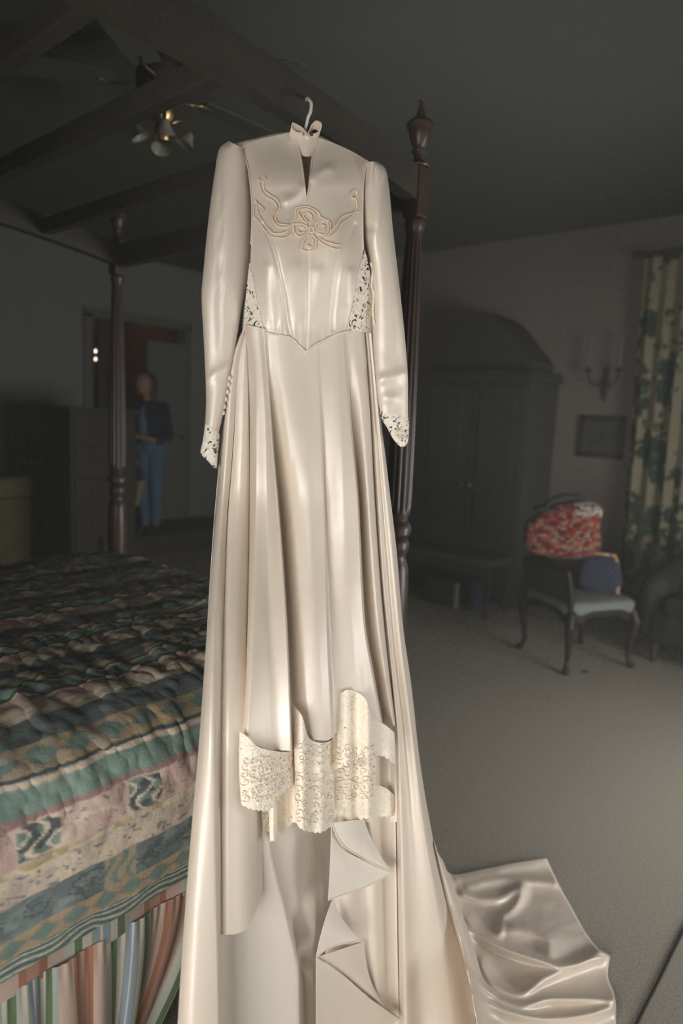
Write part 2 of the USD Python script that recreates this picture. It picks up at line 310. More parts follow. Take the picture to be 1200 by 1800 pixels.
for x in (BX1, BX0):                                                  # arched side rails
    ys = np.linspace(BY0+.02, BY1-.02, 40); z = rail_z(ys); w = .022
    v = np.concatenate([np.stack([np.full(40, x+sx*w), ys, z+dz], 1) for sx, dz in ((-1, 0), (1, 0), (1, .088), (-1, .088))])
    f = [q for i in range(39) for a, b in ((0, 1), (1, 2), (2, 3), (3, 0)) for q in ((a*40+i, b*40+i, b*40+i+1), (a*40+i, b*40+i+1, a*40+i+1))]
    f += [(0, 80, 40), (0, 120, 80), (39, 79, 119), (39, 119, 159)]
    obj('canopy_rail', trimesh.Trimesh(v, f, process=True), 'wood_dark', bed, world=bed)
for y in (BY1, BY0): obj('canopy_rail', box(BX0+.02, BX1-.02, y-.022, y+.022, 2.14, 2.228, .004), 'wood_dark', bed, world=bed)
for y in (.0, .34, .675, .965, 1.312):
    z = rail_z(y)+.012; obj('canopy_slat', box(BX0+.015, BX1-.015, y-.02, y+.02, z, z+.055, .004), 'wood_dark', bed, world=bed)
for x in (BX0, BX1-.03): obj('side_rail', box(x, x+.03, BY0+.03, BY1-.03, .28, .44, .004), 'wood_dark', bed, world=bed)
for y in (BY0, BY1): obj('end_rail', box(BX0+.03, BX1-.03, y-.018, y+.018, .28, .62, .004), 'wood_dark', bed, world=bed)
mt = obj('mattress', box(BX0+.05, BX1-.035, BY0+.06, BY1-.06, .40, .855, .05), 'lining'); setd(mt.GetPrim(), label='pale mattress of the four-poster bed under the tapestry comforter', category='mattress')

# comforter: a printed, quilted sheet with its print computed on the cloth itself (distance across the bands, distance along them)
def fb(x, y, s, seed=0, o=4): return meshkit.fbm(np.stack([x*s, y*s, 0*x+seed*3.7], -1), o, seed)
def mixc(a, b, t): return np.asarray(a)*(1-t[..., None]) + np.asarray(b)*t[..., None]
def tapestry(a, v):
    """a: metres along the bands, v: metres across from the hem"""
    teal, slate, tan, cream, pink, mauve, dark, ochre = ((.085, .155, .135), (.07, .10, .108), (.235, .185, .12), (.40, .335, .25), (.34, .225, .20), (.20, .105, .105), (.035, .05, .055), (.28, .21, .09))
    n1, n2, n3 = fb(a, v, 9, 1), fb(a, v, 34, 2), fb(a, v, 90, 3)
    vv = v + (fb(a, v*.3, 7, 5)-.5)*.022
    C = np.zeros(a.shape+(3,)); C[:] = teal
    per = np.where(vv < .405, vv, .405 + np.mod(vv-.405, .36))
    def band(lo, hi): return (smoothstep(per, lo-.002, lo+.002)*(1-smoothstep(per, hi-.002, hi+.002)))
    def paint(mask, col):
        nonlocal C
        C = mixc(C, col, mask) if np.ndim(col) == 1 else C*(1-mask[..., None])+col*mask[..., None]
    # border with wavy lines
    wav = np.sin((per-.022-.008*np.sin(a*42+2*n1))*420); m0 = band(0, .048)
    paint(m0, mixc(teal, dark, smoothstep(wav, .5, .9))); paint(m0*smoothstep(-wav, .75, .95), cream)
    def diamonds(lo, hi, size):
        m = band(lo, hi); c = (lo+hi)/2; k = np.mod(a/size+.15*n1, 1)-.5; d = np.abs(k)*2*.95+np.abs(per-c)/((hi-lo)/2)
        col = mixc(tan, ochre, smoothstep(n2, .45, .6)); col = mixc(teal, col, smoothstep(d, .75, .84)); col = mixc(col, dark, (1-smoothstep(np.abs(d-.9), .0, .09))*.6)
        paint(m, col)
    diamonds(.048, .108, .062)
    # slate with drawn flowers and loops
    m = band(.108, .195); paint(m, mixc(slate, (.12, .17, .175), smoothstep(n2, .4, .65)))
    cx = np.round(a/.085)*.085; rr = np.hypot(a-cx, (per-.155)); an = np.arctan2(per-.155, a-cx)
    paint(m*(1-smoothstep(np.abs(rr-.022-.003*np.sin(an*9)), .001, .0035))*.8, dark); paint(m*(1-smoothstep(np.abs(rr-.010), .001, .003))*.7, dark)
    paint(m*(1-smoothstep(np.abs(n1-.52), .004, .016))*.8, dark)
    # moustache scrolls on tan panels
    m2 = m*((np.mod(a+.02, .33) < .075).astype(float)); paint(m2, tan); q = np.abs(np.sin(a*95+np.sin(per*60)*1.4)); paint(m2*smoothstep(q, .75, .9), teal)
    # marbled cream with spots
    m = band(.195, .268); paint(m, mixc(cream, (.30, .25, .21), smoothstep(n2, .42, .6))); paint(m*smoothstep(n3, .62, .68)*.8, slate); paint(m*smoothstep(n1, .6, .66)*.7, (.22, .18, .19))
    paint(band(.268, .286), mixc(ochre, cream, smoothstep(n2, .4, .6)))
    # pink with green arched panels
    m = band(.286, .382); paint(m, mixc(pink, (.38, .28, .24), smoothstep(n1, .4, .6))); paint(m*smoothstep(n3, .66, .72)*.8, slate)
    pm = m*((np.mod(a-.70+.66, .22) < .075).astype(float))*band(.292, .375); paint(pm, cream)
    q = np.abs(np.sin((a-.7)*85+np.sin((per-.29)*75)*1.6)); paint(pm*smoothstep(q, .35, .5), mixc(teal, dark, smoothstep(n2, .45, .55)))
    paint(m*(1-smoothstep(np.abs(np.hypot(np.mod(a+.09, .31)-.1, per-.27)-.075), .004, .008))*.85, cream)
    paint(band(.382, .397), mauve)
    # second set, repeated over the top of the bed
    paint(band(.397, .455), mixc(teal, (.11, .19, .165), smoothstep(n2, .4, .6))); paint(band(.455, .470), cream); paint(band(.470, .482), dark)
    diamonds(.482, .555, .075)
    m = band(.555, .64); paint(m, mixc(slate, dark, smoothstep(n1, .5, .6))); paint(m*(1-smoothstep(np.abs(n1-.5), .004, .016))*.7, teal)
    paint(band(.64, .70), mixc(cream, tan, smoothstep(n2, .4, .6))); paint(band(.70, .735), mixc(pink, mauve, smoothstep(n2, .4, .6))); paint(band(.735, .75), cream); paint(band(.75, .765), dark)
    g = C.mean(-1, keepdims=True); return (C*.72+g*.28)*np.array([1.0, .95, .88])*1.5+.014
NU, NV = 420, 520
prof = smooth_line([(-1.168, .515), (-1.160, .62), (-1.166, .77), (-1.195, .84), (-1.27, .885), (-1.40, .905), (-1.7, .915), (-2.2, .915), (-2.65, .905), (-2.78, .85), (-2.84, .70), (-2.845, .48)], 2000)
seg = np.r_[0, np.cumsum(np.linalg.norm(np.diff(prof, axis=0), axis=1))]
dens = np.linspace(0, 1, NV)**1.45*seg[-1]                            # finer near the side that is seen
px_, pz_ = np.interp(dens, seg, prof[:, 0]), np.interp(dens, seg, prof[:, 1])
aa = np.linspace(-.44, 2.10, NU); A, V = np.meshgrid(aa, dens, indexing='ij')
yend = 1.53; Y = np.minimum(A, yend) + .055*smoothstep(A, yend, yend+.06); kdrop = np.clip((A-yend)/.5, 0, 1)
X = np.broadcast_to(px_, A.shape).copy(); Z = np.broadcast_to(pz_, A.shape).copy(); Z = Z - kdrop*(Z-.45)
topm = smoothstep(V, .30, .55)
w1, w2, w3 = fb(A, V, 5, 11), fb(A, V*.45, 13, 12), fb(A*.8, V, 26, 13)
ridge = np.exp(-((w2-.5)/.045)**2)
puff = (.55+.45*np.exp(-((V-.6)/.4)**2))*((w1-.5)*.06 + .012*ridge + (w3-.5)*.008) - .010*np.exp(-((np.mod(A+.05*np.sin(V*11), .42)-.21)/.018)**2)*np.exp(-((V-.6)/.5)**2)
Z += topm*(puff+.005)*(1-kdrop)
X += (1-topm)*((w1-.5)*.035*np.clip(V/.1, .3, 1) + .010*ridge*smoothstep(V, .12, .4) + (w3-.5)*.006 + .006*(1-smoothstep(V, 0, .03)))
Z += (1-topm)*(fb(A, V*0, 6, 14)-.5)*.02*(1-smoothstep(V, 0, .25))
cf = sheet(np.stack([X, Y, Z], -1)[::-1], .012)
pat = tapestry(A[::-1], V[::-1]/.74).reshape(-1, 3)
obj('comforter', cf, 'tapestry', color=np.vstack([pat, pat]), label='quilted comforter in teal, pink and tan tapestry bands spread over the bed', cat='comforter')

# striped bed skirt: flat band above a gathered ruffle
STR = [((.40, .40, .34), .022), ((.10, .15, .07), .016), ((.42, .40, .34), .02), ((.30, .24, .11), .003), ((.20, .255, .29), .014), ((.44, .42, .39), .006), ((.20, .255, .29), .014), ((.30, .24, .11), .003), ((.42, .40, .34), .016), ((.10, .15, .07), .016), ((.30, .32, .29), .014), ((.46, .34, .27), .036), ((.33, .145, .085), .014), ((.38, .215, .15), .026), ((.31, .135, .08), .016), ((.46, .34, .27), .034)]
ends = np.cumsum([w for _, w in STR]); cols = np.array([c for c, _ in STR])
def stripes(a): return cols[np.searchsorted(ends, np.mod(a-.035, ends[-1]), 'right') % len(cols)]
sk = thing('bed_skirt', 'striped bed skirt with flat top band and gathered ruffle under the comforter', 'bed skirt', (BX1, (BY0+BY1)/2, 0))
a = np.linspace(-.4, .945, 700); z = np.linspace(.56, .447, 8); A, Zz = np.meshgrid(a, z, indexing='ij')
bandP = np.stack([-1.178 + .004*np.sin(A*30) + 0*Zz, A, Zz + .004*np.sin(A*17)], -1)
c = stripes(A).reshape(-1, 3)
obj('band', sheet(bandP[:, ::-1], .003), 'printed_cotton', sk, world=sk, color=np.vstack([c.reshape(700, 8, 3)[:, ::-1].reshape(-1, 3)]*2))
a = np.linspace(-.4, .945, 1100); t = np.linspace(0, 1, 40); A, T = np.meshgrid(a, t, indexing='ij')
fold = .6*np.sin(A*74+5*fb(A, A*0, 6, 21))+.4*np.sin(A*39+7*fb(A, A*0, 4, 22))
XX = -1.174 + fold*(.006+.020*T) + .02*T + .0012*np.sin(A*330)*(1-smoothstep(T, 0, .2))
end = smoothstep(A, .62, .945)
YY = A + .012*T*np.cos(A*74) - .26*end*np.clip(T, 0, 1)**1.7
ZZ = .460 - .448*T
XX = XX - .05*end*T
# stripes gather: more cloth per metre than on the band
c = stripes(A*1.22+.06*fb(A, A*0, 6, 21)).reshape(1100, 40, 3)
obj('ruffle', sheet(np.stack([XX, YY, ZZ], -1)[:, ::-1], .003), 'printed_cotton', sk, world=sk, color=np.vstack([c[:, ::-1].reshape(-1, 3)]*2))

# ------------------------------------------------------------------ satin hanger and wedding dress
TH = math.radians(41.28+13); DU, DN = np.array([math.cos(TH), math.sin(TH), 0]), np.array([math.sin(TH), -math.cos(TH), 0])
D0 = np.array([-1.135, 1.185, 0])
def push(p):
    u = (p-D0) @ DU; q = .15-.74*u
    return smoothstep(-p[2], -1.38, -.88)*.5*(q+math.sqrt(q*q+.004)) + .17*smoothstep(-p[2], -1.0, .05)     # the mattress pushes the skirt out towards the room
FLOOR_AT = [.010]
def dp(px, py, off=0.0):
    """a point of the dress: where the line of sight meets the hanging plane, off metres in front of it; never below the carpet"""
    d = ray(px, py); o = off
    for _ in range(4):
        k = (((D0-EYE) @ DN)+o)/(d @ DN); p = EYE+d*k; o = off+push(p)
    f = FLOOR_AT[0]
    if p[2] < HC-.05:
        z = f+.5*((p[2]-f)+math.sqrt((p[2]-f)**2+.004*float(smoothstep(-p[2], -.8, -.3)))); p = EYE+d*((z-HC)/d[2])
    return p
def dmap(Q, off): return np.array([dp(q[0], q[1], o) for q, o in zip(Q.reshape(-1, 2), np.broadcast_to(off, Q.shape[:2]).ravel())]).reshape(Q.shape[:2]+(3,))
def layer(z): FLOOR_AT[0] = z
def loft(lines, n, m, amp=lambda v: .12+.88*smoothstep(v, 0, .55), extra=None, base=0.0):
    """lines: (off, [(px,py),...]) from left to right, each running downwards; smooth across and along"""
    K = len(lines); g = np.linspace(0, 1, n); L = []
    for off, pts in lines: L.append(np.stack([smooth_line(pts, 400)[:, 0], smooth_line(pts, 400)[:, 1]], 1))
    rows = []
    for v in g:
        r = []
        for l in L:
            yy = l[0, 1]+(l[-1, 1]-l[0, 1])*v; r.append((np.interp(yy, l[:, 1], l[:, 0]), yy))
        rows.append(r)
    R = np.array(rows); ofs = np.array([o for o, _ in lines], float)
    x = np.linspace(0, K-1, m); Q = np.stack([np.stack([PchipInterpolator(range(K), R[i, :, k])(x) for k in (0, 1)], 1) for i in range(n)])
    fo = PchipInterpolator(range(K), ofs)(x)
    O = base + np.array([amp(v) for v in g])[:, None]*fo[None]
    if extra is not None: O = O + extra(Q, g, x/(K-1))
    return dmap(Q, O)

hg = thing('satin_hanger', 'padded satin clothes hanger with white hook and bow over the canopy rail', 'hanger', dp(540, 250, 0))
topy = dp(543, 178, .03)
hook = [(-1.165, 1.10, 2.290), (-1.20, 1.115, 2.318), (-1.225, 1.135, 2.320)]
hook = [dp(538, 243, .015), dp(537, 225, .03), dp(541, 208, .035), dp(546, 195, .036), dp(547, 184, .034), dp(543, 175, .022), dp(540, 173, -.005), dp(538, 176, -.035)]
obj('hook', tube(hook, .0035, 8, 60), 'hook_white', hg, world=hg)
arm = [dp(395, 262, 0), dp(440, 258, 0), dp(500, 250, 0), dp(540, 252, .0), dp(590, 268, 0), dp(640, 290, 0), dp(662, 302, 0)]
obj('padded_arm', tube(arm, [.008, .014, .018, .024, .018, .014, .008], 14, 60), 'satin', hg, world=hg, smooth=60)
obj('collar_pad', sheet(dmap(coons([(521, 240), (540, 238), (558, 243)], [(524, 270), (540, 275), (556, 270)], [(521, 240), (524, 270)], [(558, 243), (556, 270)], 12, 16), .032+.010*np.sin(np.linspace(0, np.pi, 16))[None]*np.ones((12, 1))), .004), 'satin', hg, world=hg, smooth=60)
for s, pts in ((-1, [(538, 241), (527, 229), (513, 222), (510, 229), (518, 239), (531, 241)]), (1, [(540, 241), (545, 230), (553, 220), (562, 224), (560, 235), (549, 242)])):
    lo = smooth_line([dp(x, y, .036+(.012 if i in (2, 3) else 0)) for i, (x, y) in enumerate(pts)], 30)
    P = np.stack([lo-DN*.012-np.array([0, 0, .004]), lo+DN*.012+np.array([0, 0, .004])], 1)
    obj('bow_loop', sheet(P, .0015), 'satin', hg, world=hg, smooth=60)
obj('bow_knot', trimesh.creation.icosphere(3, .008).apply_translation(dp(539, 241, .04)), 'satin', hg, world=hg, smooth=True)

dr = thing('wedding_dress', 'long ivory satin wedding dress with lace hem hanging from the canopy rail', 'dress', (D0[0], D0[1], 0))
# bodice
def bulge(Q, lo=425, hi=655):
    s = np.clip((Q[..., 0]-lo)/(hi-lo), 0, 1)*2-1
    return .075*np.sqrt(np.clip(1-s*s*.96, 0, 1))
def seam(Q, pts, w, d):
    l = smooth_line(pts, 200); return d*np.exp(-(np.min(np.hypot(Q[..., None, 0]-l[:, 0], Q[..., None, 1]-l[:, 1]), -1)/w)**2)
def bodice_off(Q):
    o = bulge(Q)*(.35+.65*smoothstep(Q[..., 1], 235, 330)) + .022*smoothstep(Q[..., 1], 330, 440)*(np.exp(-((Q[..., 0]-485)/38)**2)+np.exp(-((Q[..., 0]-598)/38)**2))*(1-smoothstep(Q[..., 1], 440, 575))
    o = o - .020*smoothstep(Q[..., 1], 470, 590)
    o = o + seam(Q, [(463, 395), (482, 445), (495, 500), (503, 550), (509, 590)], 4, -.0045) + seam(Q, [(624, 395), (604, 440), (592, 490), (586, 545), (581, 590)], 4, -.0045)
    o = o + seam(Q, [(541, 440), (540, 500), (539, 560), (538, 618)], 2.5, -.0025)
    o = o + .0012*np.sin(Q[..., 0]*.5)*smoothstep(Q[..., 1], 545, 590)*np.exp(-((np.abs(Q[..., 0]-540)-45)/28)**2)
    o = o + seam(Q, [(470, 470), (472, 520), (478, 560)], 11, .0035) + seam(Q, [(560, 480), (558, 520), (552, 560)], 13, .0030) + seam(Q, [(520, 470), (518, 520), (522, 560)], 13, .0030) + seam(Q, [(615, 480), (612, 530)], 11, .004)
    o = o + seam(Q, [(532, 330), (520, 345), (505, 352)], 9, .006) + seam(Q, [(550, 312), (562, 302), (578, 296)], 9, .006)
    return o
BL = dict(top=[(425, 262), (450, 247), (485, 238), (516, 231)], bottom=[(464, 584), (485, 588), (510, 593), (525, 607), (538, 619)], left=[(425, 262), (437, 300), (443, 370), (441, 430), (440, 468), (447, 510), (456, 550), (464, 584)],
          right=[(516, 231), (523, 255), (530, 285), (535, 325), (538, 356), (540, 400), (541, 460), (540, 540), (538, 619)])
BR = dict(top=[(557, 241), (590, 253), (620, 267), (645, 282)], bottom=[(538, 619), (552, 607), (570, 598), (590, 588), (611, 582)], left=[(557, 241), (551, 262), (546, 300), (542, 335), (538, 356), (540, 400), (541, 460), (540, 540), (538, 619)],
          right=[(645, 282), (638, 330), (637, 390), (638, 440), (633, 470), (624, 515), (617, 550), (611, 582)])
for side in (BL, BR):
    Q = coons(side['top'], side['bottom'], side['left'], side['right'], 130, 90)
    obj('bodice_front', sheet(dmap(Q, bodice_off(Q)), .002), 'satin', dr, world=dr, smooth=60)
Q = coons([(425, 262), (516, 233), (557, 243), (645, 282)], [(427, 578), (540, 590), (655, 585)], [(425, 262), (437, 300), (443, 370), (440, 430), (434, 490), (429, 540), (427, 578)], [(645, 282), (638, 330), (637, 390), (642, 440), (649, 490), (653, 540), (655, 585)], 60, 60)
obj('bodice_back', sheet(dmap(Q, -bulge(Q)*.5), .002), 'lining', dr, world=dr, smooth=60)
def flat_band(pts, w, off, name, material, parent=dr, k=60):
    l = smooth_line(pts, k); return obj(name, tube([dp(x, y, o) for (x, y), o in zip(l, off(l))], w, 8, k, smooth=False), material, parent, world=dr, smooth=60)
for pts in (BL['bottom'], BR['bottom']): flat_band(pts, .0028, lambda l: bodice_off(l[None])[0]+.001, 'waist_piping', 'satin')
for pts in ([(516, 231), (523, 255), (530, 285), (535, 325), (538, 356)], [(557, 241), (551, 262), (546, 300), (542, 335), (538, 356)]): flat_band(pts, .0018, lambda l: bodice_off(l[None])[0]+.001, 'neck_piping', 'satin')
for pts in (BL['left'][:4], BR['right'][:4]): flat_band(pts, .0022, lambda l: bodice_off(l[None])[0]+.001, 'armhole_seam', 'satin')
# cord embroidery: bow and ribbons (traced on the cloth, each cord a twisted bead-like tube)
def cord(curves, name, r=.0017):
    out = []
    for c in curves:
        q = smooth_line([(340+x/3, 160+y/3) for x, y in c], 30*len(c)//2); o = bodice_off(q[None])[0]+.0025
        t = np.arange(len(q)); q = q + np.stack([np.where(t % 2, .45, -.45), np.where(t % 4 < 2, .45, -.45)], 1)
        out.append(tube([dp(x, y, z) for (x, y), z in zip(q, o)], r, 6, smooth=False))
    return obj(name, out, 'cord_peach', dr, world=dr, smooth=70)
cord([[(345, 455), (355, 520), (380, 555), (420, 580), (440, 610), (415, 660), (430, 700), (470, 720), (520, 700)], [(375, 450), (370, 510), (400, 545), (440, 570), (455, 610), (430, 660), (450, 700), (500, 705)], [(335, 458), (352, 475), (372, 452), (384, 470)]], 'embroidery_ribbon')
cord([[(320, 600), (318, 650), (350, 695), (385, 745), (420, 770), (470, 775), (520, 750)], [(330, 590), (345, 650), (385, 710), (430, 752), (500, 735)], [(325, 575), (345, 598), (370, 622), (362, 640)]], 'embroidery_ribbon')
cord([[(720, 745), (760, 700), (790, 660), (850, 640), (872, 632)], [(715, 770), (760, 742), (795, 690), (835, 660), (862, 610), (855, 572), (832, 562)], [(832, 548), (850, 520), (862, 550), (850, 562)]], 'embroidery_ribbon')
cord([[(650, 780), (700, 815), (770, 837)], [(660, 772), (710, 798), (778, 812)], [(778, 812), (762, 822), (772, 838)]], 'embroidery_ribbon')
cord([[(605, 720), (560, 700), (525, 700), (528, 735), (560, 768), (606, 742)], [(585, 722), (555, 715), (545, 730), (565, 748), (585, 740)], [(600, 705), (565, 665), (548, 632), (590, 620), (640, 650), (622, 700)], [(605, 690), (580, 655), (600, 640), (625, 665), (612, 690)],
      [(640, 720), (660, 690), (700, 678), (712, 720), (692, 757), (650, 745)], [(655, 722), (675, 705), (692, 712), (685, 735), (660, 738)], [(612, 752), (580, 790), (568, 832), (600, 843), (645, 832), (647, 790), (627, 755)], [(618, 775), (598, 810), (620, 822), (632, 795), (622, 775)],
      [(513, 690), (540, 655), (538, 622), (590, 608), (655, 638), (672, 665), (718, 688), (724, 742), (690, 772)], [(612, 715), (632, 715), (634, 742), (612, 744), (612, 715)]], 'embroidery_bow')

# sleeves: tubes along traced edges
def sleeve_mesh(inner, outer, dep, off0, n=90, m=40, wr=None):
    a, b = smooth_line(inner, n), smooth_line(outer, n); an = np.linspace(0, 2*np.pi, m, endpoint=False); P = []
    for i in range(n):
        t = i/(n-1); c, h = (a[i]+b[i])/2, (b[i]-a[i])/2; row = []
        for q in an:
            w = dep*(.55+.45*math.sin(math.pi*min(1, .25+t)))*(1-.25*t)
            o = off0 + w*math.sin(q) + (wr(c+h*math.cos(q), t) if wr and math.sin(q) > -.2 else 0)
            row.append(dp(*(c+h*math.cos(q)), o))
        P.append(row)
    P = np.array(P); P = np.concatenate([P, P[:, :1]], 1); return P
def wr_l(q, t): return .003*math.sin(q[1]*.018+q[0]*.05)*t - .006*math.exp(-((q[0]-(387-3*t))/2.6)**2)*float(smoothstep(t, .08, .22)*(1-smoothstep(t, .6, .75))) + .004*math.exp(-((q[1]-645+ (q[0]-400)*.6)/9)**2)
SLo, SLi = [(403, 249), (386, 263), (379, 300), (368, 380), (359, 470), (355, 520), (358, 580), (361, 640), (363, 700), (361, 748)], [(424, 260), (438, 300), (443, 360), (442, 420), (436, 480), (424, 540), (412, 610), (404, 650), (394, 712), (382, 765)]
sl = obj('sleeve', sheet(sleeve_mesh(SLo, SLi, .042, .0, wr=wr_l), .0015), 'satin', dr, world=dr, smooth=60)
SRi, SRo = [(646, 284), (637, 340), (639, 400), (650, 460), (654, 520), (656, 590), (660, 650), (664, 695), (669, 722)], [(661, 285), (676, 297), (683, 335), (689, 400), (697, 470), (705, 540), (711, 600), (716, 680), (716, 742)]
def wr_r(q, t): return .0045*math.sin((q[0]-650)*.55+(q[1]-300)*.05)*math.exp(-((q[1]-302)/20)**2) + .007*math.exp(-((q[0]-(668-.09*(q[1]-330)))/7)**2)*(1 if q[1] < 400 else math.exp(-((q[1]-400)/30)**2)) + .006*math.exp(-((q[1]-662+.25*(q[0]-690))/9)**2) + .006*math.exp(-((q[1]-700)/8)**2)*math.exp(-((q[0]-685)/14)**2) + .003*math.sin(q[1]*.018+q[0]*.05)*t - .006*math.exp(-((q[1]-402)/7)**2)*math.exp(-((q[0]-645)/14)**2)
sr = obj('sleeve', sheet(sleeve_mesh(SRi, SRo, .042, .012, wr=wr_r), .0015), 'satin', dr, world=dr, smooth=60)
obj('lace_cuff', sheet(sleeve_mesh([(361, 744), (357, 775), (353, 795), (366, 810), (377, 823)], [(385, 760), (384, 780), (382, 797), (381, 812), (380, 823)], .018, .004, 30, 30), .0012), 'lace_open', sl, world=dr, smooth=60, label='pale lace cuff')
obj('lace_cuff', sheet(sleeve_mesh([(668, 716), (670, 732), (681, 752), (692, 772), (704, 785)], [(717, 736), (718, 750), (717, 765), (716, 775), (710, 785)], .018, .012, 30, 30), .0012), 'lace_open', sr, world=dr, smooth=60, label='pale lace cuff with scroll')
sp = [(704+(1.2+9.5*k/40)*math.cos(k*.42), 764+(1.2+9.5*k/40)*math.sin(k*.42)) for k in range(41)]
obj('lace_scroll', tube([dp(x, y, .034) for x, y in sp], .0014, 6, smooth=False), 'lace', sr, world=dr, smooth=70)
for k in range(6):
    x, y = [(403, 664), (401, 675), (399, 688), (396, 701), (393, 714), (391, 725)][k]
    b = trimesh.creation.icosphere(2, .0070); b.apply_scale((1, .8, 1)); b.apply_translation(dp(x, y, .004))
    obj('button', b, 'button_satin', sl, world=dr, smooth=True)
# lace side panels of the bodice
for L in ([(438, 462), (432, 520), (427, 582)], [(441, 464), (448, 510), (457, 550), (466, 585)]), ([(637, 455), (632, 470), (623, 515), (616, 550), (609, 583)], [(641, 440), (650, 478), (655, 530), (656, 585)]):
    Q = coons([L[0][0], L[1][0]], [L[0][-1], L[1][-1]], L[0], L[1], 40, 16)
    obj('lace_side_panel', sheet(dmap(Q, bodice_off(Q)+.002), .0008), 'lace_side', dr, world=dr, smooth=60, label='ivory lace insert at the side of the bodice')
flat_band([(651, 462), (655, 478), (653, 500), (657, 520), (655, 545), (658, 570)], .0028, lambda l: .028+0*l[:, 0], 'lace_edging', 'lace')

# skirt: front panel in pleats down to the lace hem
front = [(-.012, [(430, 578), (436, 640), (439, 760), (438, 930), (434, 1100), (427, 1250), (421, 1292)]), (.048, [(440, 580), (451, 690), (450, 930), (446, 1100), (440, 1230), (436, 1303)]), (.046, [(452, 583), (466, 760), (468, 930), (472, 1100), (475, 1250), (477, 1318)]),
         (.076, [(463, 585), (476, 760), (490, 930), (502, 1100), (508, 1230), (511, 1320)]), (-.006, [(470, 586), (481, 760), (496, 930), (507, 1100), (513, 1250), (517, 1322)]), (.046, [(490, 590), (505, 760), (520, 930), (530, 1100), (540, 1230), (546, 1300)]),
         (.070, [(538, 618), (541, 760), (548, 930), (558, 1100), (566, 1200), (572, 1302)]), (.070, [(556, 606), (562, 760), (568, 930), (573, 1100), (579, 1230), (582, 1298)]), (.044, [(562, 603), (569, 760), (575, 930), (580, 1100), (586, 1230), (589, 1290)]),
         (.066, [(590, 588), (600, 740), (608, 930), (620, 1100), (640, 1230), (650, 1264)]), (.066, [(600, 584), (612, 720), (626, 870), (638, 1090), (656, 1200), (669, 1270)]), (-.008, [(610, 582), (618, 720), (632, 870), (644, 1090), (662, 1200), (675, 1272)]),
         (.044, [(625, 583), (636, 700), (645, 850), (664, 1095), (680, 1208), (691, 1275)]), (.0, [(640, 585), (650, 720), (657, 850), (672, 1050), (688, 1200), (697, 1280)])]
waist = lambda v: .060*(1-v) + .02
hipx = lambda Q, g, s: (.045*np.sqrt(np.clip(1-(2*s-1)**2*.95, 0, 1)))[None]*(1-.4*g)[:, None] - .03*(1-smoothstep(g, 0, .1))[:, None]*0
layer(0.02)
front = [(o, [(l[0][0], l[0][1]-8)]+l[1:]) for o, l in front]
obj('skirt_front', sheet(loft(front, 160, 220, amp=lambda v: .10+.90*smoothstep(v, 0, .5), extra=hipx), .002), 'satin', dr, world=dr, smooth=60)
layer(0.026)
left_strip = [(-.04, [(427, 578), (405, 640), (393, 750), (382, 880), (371, 1000), (364, 1100), (350, 1300), (337, 1450), (325, 1600), (312, 1800), (304, 1950)]), (.012, [(428, 578), (407, 640), (396, 750), (386, 880), (376, 1000), (370, 1100), (360, 1300), (352, 1450), (344, 1600), (338, 1800), (334, 1950)]),
              (.034, [(430, 578), (412, 640), (402, 750), (392, 880), (384, 1000), (378, 1100), (374, 1300), (376, 1450), (379, 1600), (383, 1800), (385, 1950)]), (-.004, [(432, 578), (420, 640), (408, 800), (398, 930), (393, 1100), (389, 1300), (388, 1450), (388, 1640), (390, 1800), (392, 1950)])]
obj('skirt_side', sheet(loft(left_strip, 160, 70), .002), 'satin', dr, world=dr, smooth=60)
layer(0.02)
mid_left = [(-.004, [(432, 578), (420, 640), (409, 800), (399, 930), (393, 1100), (388, 1300), (387, 1500), (387, 1643)]), (.020, [(433, 578), (426, 640), (416, 800), (408, 930), (402, 1100), (402, 1300), (404, 1500), (406, 1643)]), (.030, [(434, 578), (430, 640), (425, 800), (420, 930), (418, 1100), (422, 1300), (428, 1500), (432, 1634)]),
            (.020, [(436, 578), (435, 640), (434, 800), (430, 930), (428, 1100), (440, 1300), (448, 1500), (450, 1600)]), (-.02, [(440, 580), (440, 640), (440, 800), (440, 930), (440, 1100), (452, 1300), (460, 1450), (461, 1560)])]
obj('skirt_side', sheet(loft(mid_left, 130, 70), .002), 'satin', dr, world=dr, smooth=60)
layer(0.034)
right_strip = [(-.004, [(640, 585), (650, 720), (657, 850), (672, 1050), (688, 1200), (693, 1300), (695, 1450), (698, 1650), (700, 1790), (702, 1950)]), (.046, [(645, 585), (656, 720), (664, 860), (673, 1010), (686, 1150), (700, 1300), (706, 1450), (712, 1650), (716, 1800), (720, 1950)]),
               (.024, [(648, 585), (660, 720), (670, 860), (682, 1010), (694, 1150), (712, 1300), (722, 1450), (735, 1650), (744, 1800), (752, 1950)]), (.038, [(652, 585), (664, 720), (676, 850), (690, 990), (702, 1120), (724, 1300), (742, 1450), (765, 1600), (786, 1740), (800, 1850), (815, 1950)]),
               (-.05, [(656, 586), (668, 720), (683, 850), (697, 970), (708, 1100), (722, 1200), (738, 1340), (762, 1480), (785, 1580), (820, 1700), (836, 1800), (850, 1950)])]
obj('skirt_side', sheet(loft(right_strip, 170, 100), .002), 'satin', dr, world=dr, smooth=60)
